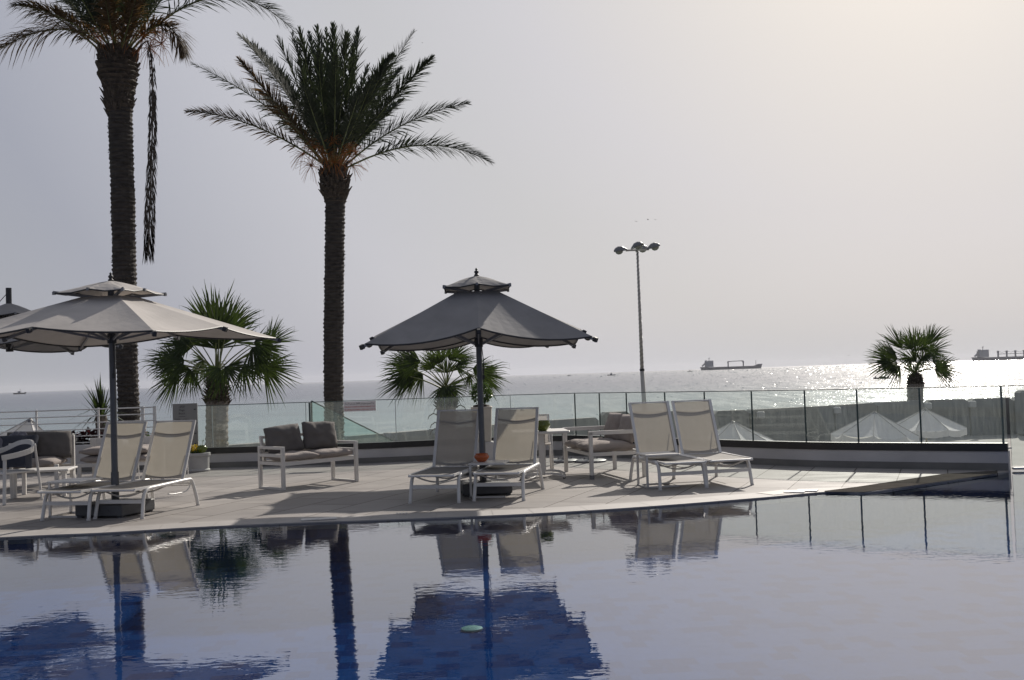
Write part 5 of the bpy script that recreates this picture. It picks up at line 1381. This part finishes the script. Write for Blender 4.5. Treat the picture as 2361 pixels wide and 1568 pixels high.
# ================================================================ BEYOND
def beach_parasol(loc, r_, zt_, drop, rz, label, ragged=.03, tilt=0.0, n=8):
    root = empty('beach_parasol', loc, rz, label, 'beach parasol', 'white beach parasols below the terrace')
    root.rotation_euler = (0, tilt, rz)
    H = zt_ - loc[2]; mb = MB(); mbr = MB()
    rim = []
    for i in range(n):
        a0, a1 = 2 * math.pi * i / n, 2 * math.pi * (i + 1) / n
        t0 = Vector((r_ * math.cos(a0), r_ * math.sin(a0), H - drop)); t1 = Vector((r_ * math.cos(a1), r_ * math.sin(a1), H - drop))
        i0 = Vector((.05 * math.cos(a0), .05 * math.sin(a0), H)); i1 = Vector((.05 * math.cos(a1), .05 * math.sin(a1), H))
        scallop_quad(mb, i0, t0, i1, t1, n=6, m_=6, sag=.03 + ragged * random.random(), dip=.11)
        mbr.tube([i0 + Vector((0, 0, .008)), t0 + Vector((0, 0, .008))], .014, 4)
        # valance
        vs = []
        for j in range(7):
            s_ = j / 6; v = t0.lerp(t1, s_); v.z -= (.03 + ragged * .5) * 4 * s_ * (1 - s_); vs.append(v)
        for j in range(6):
            a, b = vs[j], vs[j + 1]; mb.add([a, b, b + Vector((0, 0, -.20 - random.uniform(-.02, .03))) , a + Vector((0, 0, -.20))], [(0, 1, 2, 3)])
    cn = mb.build('canopy', M['parasol'], root); mbr.build('seam_ribs', M['stay'], cn)
    mb = MB(); mb.tube([(0, 0, 0), (0, 0, H + .06)], .03, 8); mb.build('pole', M['wood'], root, smooth=True)
    mb = MB()
    for i in range(n):
        a0 = 2 * math.pi * i / n; mb.tube([(0, 0, H - .75), (r_ * .6 * math.cos(a0), r_ * .6 * math.sin(a0), H - drop * .62)], .014, 4)
    mb.build('stretchers', M['wood'], root)
    mb = MB(); mb.lathe([(.09, -.05), (.08, .01), (.02, .05)], (0, 0, H), 10); mb.build('top_cap', M['lamp'], root)
def bpx(px, py, Y): q = at(px, py, Y); return (q.x, Y, GZ), q.z
l_, z_ = bpx(2133, 945, 36.5); beach_parasol(l_, 1.32, z_, .62, R(10), 'right one of the two white beach parasols before the sea wall', .08)
l_, z_ = bpx(2008, 952, 34.5); beach_parasol(l_, 1.36, z_, .72, R(25), 'left one of the two white beach parasols, its cloth torn and sagging', .16, tilt=R(4))
l_, z_ = bpx(1690, 974, 34.0); beach_parasol(l_, 1.30, z_, .62, R(0), 'pale beach parasol top right behind the right loungers', .03)
l_, z_ = bpx(14, 967, 27.0); beach_parasol(l_, 1.0, z_, .72, R(12), 'white beach parasol behind the railing at the far left', .06, tilt=R(10), n=6)

def lamp_post():
    Y = 50.0; b = at(1484, 945, Y); g = Vector((b.x, Y, GZ)); top = at(1469.5, 577, Y) - g; basep = Vector((.1, 0, 0))
    root = empty('lamp_post', g, 0, 'tall white lamp post with four grey floodlight heads rising behind the right loungers', 'street lamp')
    lowt = at(1480.5, 853, Y) - g
    mb = MB(); mb.tube([basep, lowt], [.125, .10], 12); mb.build('lower_pole', M['lampp'], root, smooth=True)
    mb = MB(); mb.tube([lowt, top], [.085, .05], 10); pts = []
    n = 300
    for i in range(n + 1):
        t = i / n; c = lowt.lerp(top, t); r_ = .088 - .034 * t; a = i * .62; pts.append(c + Vector((r_ * math.cos(a), r_ * math.sin(a), 0)))
    up = mb.build('upper_pole', M['lampp'], root, smooth=True)
    mb = MB(); mb.tube(pts, .016, 4); mb.build('light_rope', M['lamp'], up)
    mb = MB(); mb.tube([lowt - Vector((0, 0, .05)), lowt + Vector((0, 0, .05))], .115, 12); mb.build('collar', M['black'], root)
    mb = MB(); z = top.z; c = Vector((top.x, 0, z))
    mb.bar(c + Vector((-.55, 0, 0)), c + Vector((.55, 0, .02)), .07, .08); mb.bar(c + Vector((0, -.5, 0)), c + Vector((0, .5, 0)), .07, .08); mb.build('cross_arm', M['lampp'], root)
    for (dx, dy, an, pz) in ((-.48, 0, 180, .10), (.48, 0, 0, .26), (-.30, -.35, -35, .22), (.05, .45, 35, .08)):
        hd = empty('lamp_head', c + Vector((dx, dy, .0)), R(an)); hd.parent = root; hd.rotation_euler = (0, R(-14 if dx > 0 or dy < 0 else 6), R(an))
        mb = MB(); prof = [(-.02, .06, .05), (.08, .12, .13), (.22, .20, .22), (.40, .21, .24), (.55, .15, .17), (.62, .10, .09)]
        o = 0; m_ = 10
        for (x, wy, hz) in prof:
            for j in range(m_):
                a = math.pi * j / (m_ - 1); mb.v.append((x, wy * math.cos(a), .02 + hz * math.sin(a)))
        for i in range(len(prof) - 1):
            for j in range(m_ - 1): mb.f.append((i * m_ + j, i * m_ + j + 1, (i + 1) * m_ + j + 1, (i + 1) * m_ + j)); mb.mi.append(0)
            mb.f.append((i * m_, (i + 1) * m_, (i + 1) * m_ + m_ - 1, i * m_ + m_ - 1)); mb.mi.append(0)
        mb.build('housing', M['lamp'], hd)
        mb = MB(); mb.lathe([(.07, -.14), (.16, -.08), (.19, .0)], (.38, 0, .01), 12); mb.build('lens', M['glassl'], hd)
lamp_post()

def hull(mb, L_, B, H0, bow, stern, sheer):
    # section stations from stern (x=0) to bow (x=L)
    st = []; n = 14
    for i in range(n + 1):
        t = i / n; x = L_ * t; hw = B / 2 * min(1, (1 - t) * 5 + .02) ** .7 * min(1, .75 + t * 3)
        top = H0 + (sheer if t > .9 else 0) * min(1, (t - .88) / .05) if t > .88 else H0 + (H0 * .12 if t < .12 else 0)
        xb = x - (bow * max(0, (t - .86) / .14)) + (stern * max(0, (.06 - t) / .06))
        st.append([(xb, -hw * .8, -1.5), (x, -hw, top), (x, hw, top), (xb, hw * .8, -1.5)])
    for s in st: mb.v += s
    for i in range(n):
        for j in range(3): mb.f.append((i * 4 + j, (i + 1) * 4 + j, (i + 1) * 4 + j + 1, i * 4 + j + 1)); mb.mi.append(0)
        mb.f.append((i * 4 + 3, (i + 1) * 4 + 3, (i + 1) * 4, i * 4)); mb.mi.append(0)
    mb.f.append((3, 2, 1, 0)); mb.mi.append(0); mb.f.append((n * 4, n * 4 + 1, n * 4 + 2, n * 4 + 3)); mb.mi.append(0)
def cargo_ship(xs, y, Y, wpx, flip, label, cranes, full=True):
    s = FPX / Y; p = at(xs, y, Y); L_ = wpx / s; u = L_ / 143.0
    root = empty('cargo_ship', (p.x, Y, SEA_Z), 0, label, 'cargo ship', None)
    mb = MB(); hull(mb, L_, 18 * u, 6.5 * u, 4 * u, 3 * u, 4 * u); mb.build('hull', M['ship'], root)
    mb = MB(); mb.box((20 * u, 0, 13 * u), (18 * u, 14 * u, 12 * u)); mb.box((23 * u, 0, 20 * u), (12 * u, 15 * u, 3 * u)); mb.box((13 * u, 0, 17 * u), (4 * u, 5 * u, 11 * u)); mb.bar((4 * u, 0, 9 * u), (10 * u, 0, 15 * u), 3 * u, 3 * u)
    mb.build('superstructure', M['ship2'], root)
    mb = MB(); mb.tube([(20.5 * u, 0, 19 * u), (20.5 * u, 0, 28 * u)], .6 * u, 6); mb.bar((18.5 * u, 0, 26.5 * u), (22.5 * u, 0, 26.5 * u), .5 * u, .5 * u); mb.bar((20.5 * u, 0, 26 * u), (22.5 * u, 0, 29 * u), .4 * u, .4 * u)
    mb.tube([(128 * u, 0, 8 * u), (128 * u, 0, 19 * u)], .5 * u, 6); mb.build('mast', M['ship'], root)
    for cx in cranes:
        mb = MB(); mb.bar((cx * u, 0, 6 * u), (cx * u, 0, 17 * u), 2.4 * u, 2.4 * u); mb.box((cx * u, 0, 16.5 * u), (3 * u, 3 * u, 4 * u)); mb.build('crane_post', M['ship'], root)
    mb = MB()
    if full:
        a, b = cranes; mb.bar(((a) * u, 0, 18.3 * u), ((b) * u, 0, 18.9 * u), 1.6 * u, 1.6 * u); mb.bar(((a) * u, 0, 16 * u), ((a + 5) * u, 0, 18.3 * u), .8 * u, .8 * u); mb.bar(((b) * u, 0, 16 * u), ((b - 5) * u, 0, 18.6 * u), .8 * u, .8 * u)
    else:
        for a, b in zip(cranes[:-1], cranes[1:]):
            mb.bar((a * u, 0, 12 * u), (b * u, 0, 12.4 * u), 1.1 * u, 1.1 * u); mb.tube([(a * u, 0, 18 * u), ((a + b) / 2 * u, 0, 15 * u), (b * u, 0, 18 * u)], .25 * u, 4)
    mb.build('crane_jib', M['ship'], root)
    return root
cargo_ship(1615, 849, 3500, 143, False, 'dark cargo ship with a gantry-like crane amidships on the horizon', (64, 99))
cargo_ship(2243, 829, 3800, 168, False, 'long bulk carrier with several crane posts cut by the right picture edge', (50, 67, 84, 101, 118), full=False)
cargo_ship(2158, 833, 6500, 44, False, 'tiny faint distant ship seen behind the right fan palm', (64, 99))
def small_boat(px, py, Y, ln, label, people=0, cabin=True, name='motor_boat', cat='boat'):
    p = at(px, py, Y); root = empty(name, (p.x, p.y, SEA_Z), 0, label, cat)
    mb = MB(); hull(mb, ln, ln * .3, ln * .09, ln * .08, 0, ln * .06)
    mb.v = [(x, y, z if z > 0 else -.2) for x, y, z in mb.v]; mb.build('hull', M['boat'], root)
    if cabin:
        mb = MB(); mb.box((ln * .45, 0, ln * .16), (ln * .22, ln * .18, ln * .14)); mb.build('cabin', M['ship2'], root)
        mb = MB(); mb.tube([(ln * .5, 0, ln * .2), (ln * .5, 0, ln * .42)], ln * .012, 5); mb.build('mast', M['boat'], root)
    return root
small_boat(32, 907.5, 2200, 26, 'tiny boat on the horizon at the far left')
small_boat(1400, 860.5, 1500, 12, 'tiny boat below the horizon left of the lamp post')
small_boat(1307, 862, 2000, 8, 'speck-like boat on the horizon right of the middle parasol')
small_boat(1585, 852.5, 2300, 11, 'speck-like boat just left of the cargo ship')
q = gp(2015, 874, SEA_Z)
rb = small_boat(2015, 874, q.y, 36 / (FPX / q.y) , 'low dark rowing boat on the bright glitter left of the right fan palm', cabin=False, name='rowing_boat')
ln = 36 / (FPX / q.y)
mb = MB(); mb.box((ln * .55, 0, ln * .12), (ln * .4, ln * .12, ln * .06)); mb.build('stowed_nets', M['boat'], rb)
# the rower: a small seated body
mb = MB(); k = ln * .32 / 1.0 * .55
rowp = empty('person', (q.x + ln * .10, q.y, SEA_Z + ln * .05), 0, 'small seated person in dark clothes at the stern of the rowing boat', 'person')
mb.tube([(0, 0, 0), (0, 0, k * .35), (0.02 * k, 0, k * .6), (.03 * k, 0, k * .72), (.04 * k, 0, k * .78), (.05 * k, 0, k * .9), (.05 * k, 0, k * 1.0)], [k * .16, k * .17, k * .19, k * .12, k * .06, k * .11, k * .04], 8)
mb.tube([(0, 0, k * .1), (k * .35, 0, k * .15), (k * .4, 0, -k * .1)], [k * .1, k * .08, k * .05], 6); mb.tube([(0, 0, k * .62), (k * .2, 0, k * .4), (k * .4, 0, k * .42)], [k * .06, k * .05, k * .03], 6)
mb.build('body', M['boat'], rowp, smooth=True)

# birds in flight
def bird(px, py, Y, span, rz, flap, label):
    p = at(px, py, Y); root = empty('bird', p, rz, label, 'bird', 'birds over the sea')
    h = span / 2; mb = MB()
    mb.tube([(0, -span * .22, 0), (0, -span * .1, 0), (0, span * .08, 0), (0, span * .2, 0), (0, span * .26, 0)], [span * .01, span * .05, span * .055, span * .035, span * .01], 6); mb.build('body', M['bird'], root, smooth=True)
    for sg in (-1, 1):
        mb = MB(); th = .01 * span
        top_ = [(0, -.06 * span, 0), (0, .1 * span, 0), (sg * h * .5, .12 * span, flap * h * .6), (sg * h, 0, flap * h * .35), (sg * h * .5, -.02 * span, flap * h * .6)]
        mb.add(top_ + [(x, y, z - th) for x, y, z in top_], [(0, 1, 2, 4), (4, 2, 3), (5, 9, 7, 6), (9, 8, 7), (1, 6, 7, 2), (2, 7, 8, 3), (3, 8, 9, 4), (4, 9, 5, 0)]); mb.build('wing', M['bird'], root)
bird(1467, 511, 60, .22, R(20), .5, 'leftmost of the three small birds above the lamp post')
bird(1494, 507, 60, .20, R(50), .9, 'middle one of the three small birds above the lamp post')
bird(1511, 507, 60, .20, R(-30), .9, 'rightmost of the three small birds above the lamp post')
bird(1554, 672, 60, .13, R(0), .3, 'tiny bird alone right of the lamp post at mid height')
bird(1957, 819, 60, .20, R(10), .1, 'tiny bird low over the sea left of the right fan palm')
bird(677, 768, 55, .12, R(40), .9, 'tiny bird between the bushy fan palm and the central palm trunk')
bird(974, 99, 55, .12, R(40), .9, 'tiny bird high up by the upper right palm frond')

# deck fittings
def lid(px, rz, label, m_=None, sz=(.20, .13)):
    g = gp(*px); mb = MB(); mb.box((0, 0, 0), (sz[0], sz[1], .012), ch=.003)
    o = mb.build('skimmer_lid', m_ or M['lid'], loc=(g.x, g.y, .012), rz=rz); tag(o, label, 'pool lid', 'pale skimmer lids in the pool coping'); return o
lid((715, 1200), R(12), 'pale skimmer lid by the pool edge below the sofa, left of its pair')
lid((755, 1198), R(12), 'pale skimmer lid by the pool edge below the sofa, right of its pair')
lid((1832, 1136), R(-24), 'pale skimmer lid near the right end of the deck, left of its pair', sz=(.24, .15))
lid((1862, 1133), R(-24), 'pale skimmer lid near the right end of the deck, right of its pair', sz=(.24, .15))
g = gp(1790, 1141); mb = MB(); pa = [gp(1742, 1137.5), gp(1785, 1142.5), gp(1842, 1136), gp(1806, 1130.5)]
mb.add([(p.x, p.y, .008) for p in pa], [(3, 2, 1, 0)] if False else [(0, 1, 2, 3)])
tag(mb.build('stone_patch', M['brown']), kind='structure')
up_ = [(1900, 1133.5), (1975, 1124), (2045, 1113.5), (2110, 1103.5), (2179, 1093.5), (2300, 1086.5)]  # flat dark strip painted in for the shaded riser at the right pool edge
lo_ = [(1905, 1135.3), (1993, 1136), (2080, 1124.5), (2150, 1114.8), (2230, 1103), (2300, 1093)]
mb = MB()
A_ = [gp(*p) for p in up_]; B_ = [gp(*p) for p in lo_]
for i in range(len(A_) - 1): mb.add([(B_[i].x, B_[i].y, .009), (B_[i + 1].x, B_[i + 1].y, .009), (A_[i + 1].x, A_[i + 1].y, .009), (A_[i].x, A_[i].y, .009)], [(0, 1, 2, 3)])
tag(mb.build('shaded_riser_strip', M['risershade']), kind='structure')
for k in range(4):
    g = gp(916 + k * 7, 1186 - k * .25); mb = MB(); mb.box((g.x, g.y, .012), (.022, .05, .004)); mb.build('depth_mark', M['lid'], dm) if k else None
    if not k: dm = tag(mb.build('depth_mark', M['lid']), kind='structure')
mb = MB()
g = gp(1088, 1447, PF + .02); mb.lathe([(.085, 0), (.085, .012), (.06, .02), (.02, .022)], n=20)
tag(mb.build('pool_lamp', M['lens'], loc=(g.x, g.y, PF + .005), smooth=True, auto=40), 'round pale green lamp lens on the pool floor', 'pool lamp')

# ---------------------------------------------------------------- haze
mb = MB(); mb.box((0, 2900, 28), (18400, 18400, 70))
hz, t, n, l = node_mat('sea_haze')
o_ = n('ShaderNodeOutputMaterial'); pv = n('ShaderNodeVolumePrincipled'); pv.inputs['Color'].default_value = (.93, .94, 1.0, 1); pv.inputs['Density'].default_value = .00004; pv.inputs['Anisotropy'].default_value = .2
l(pv.outputs[0], o_.inputs['Volume'])
USE_HAZE = True
if USE_HAZE: tag(mb.build('haze', hz), kind='stuff')
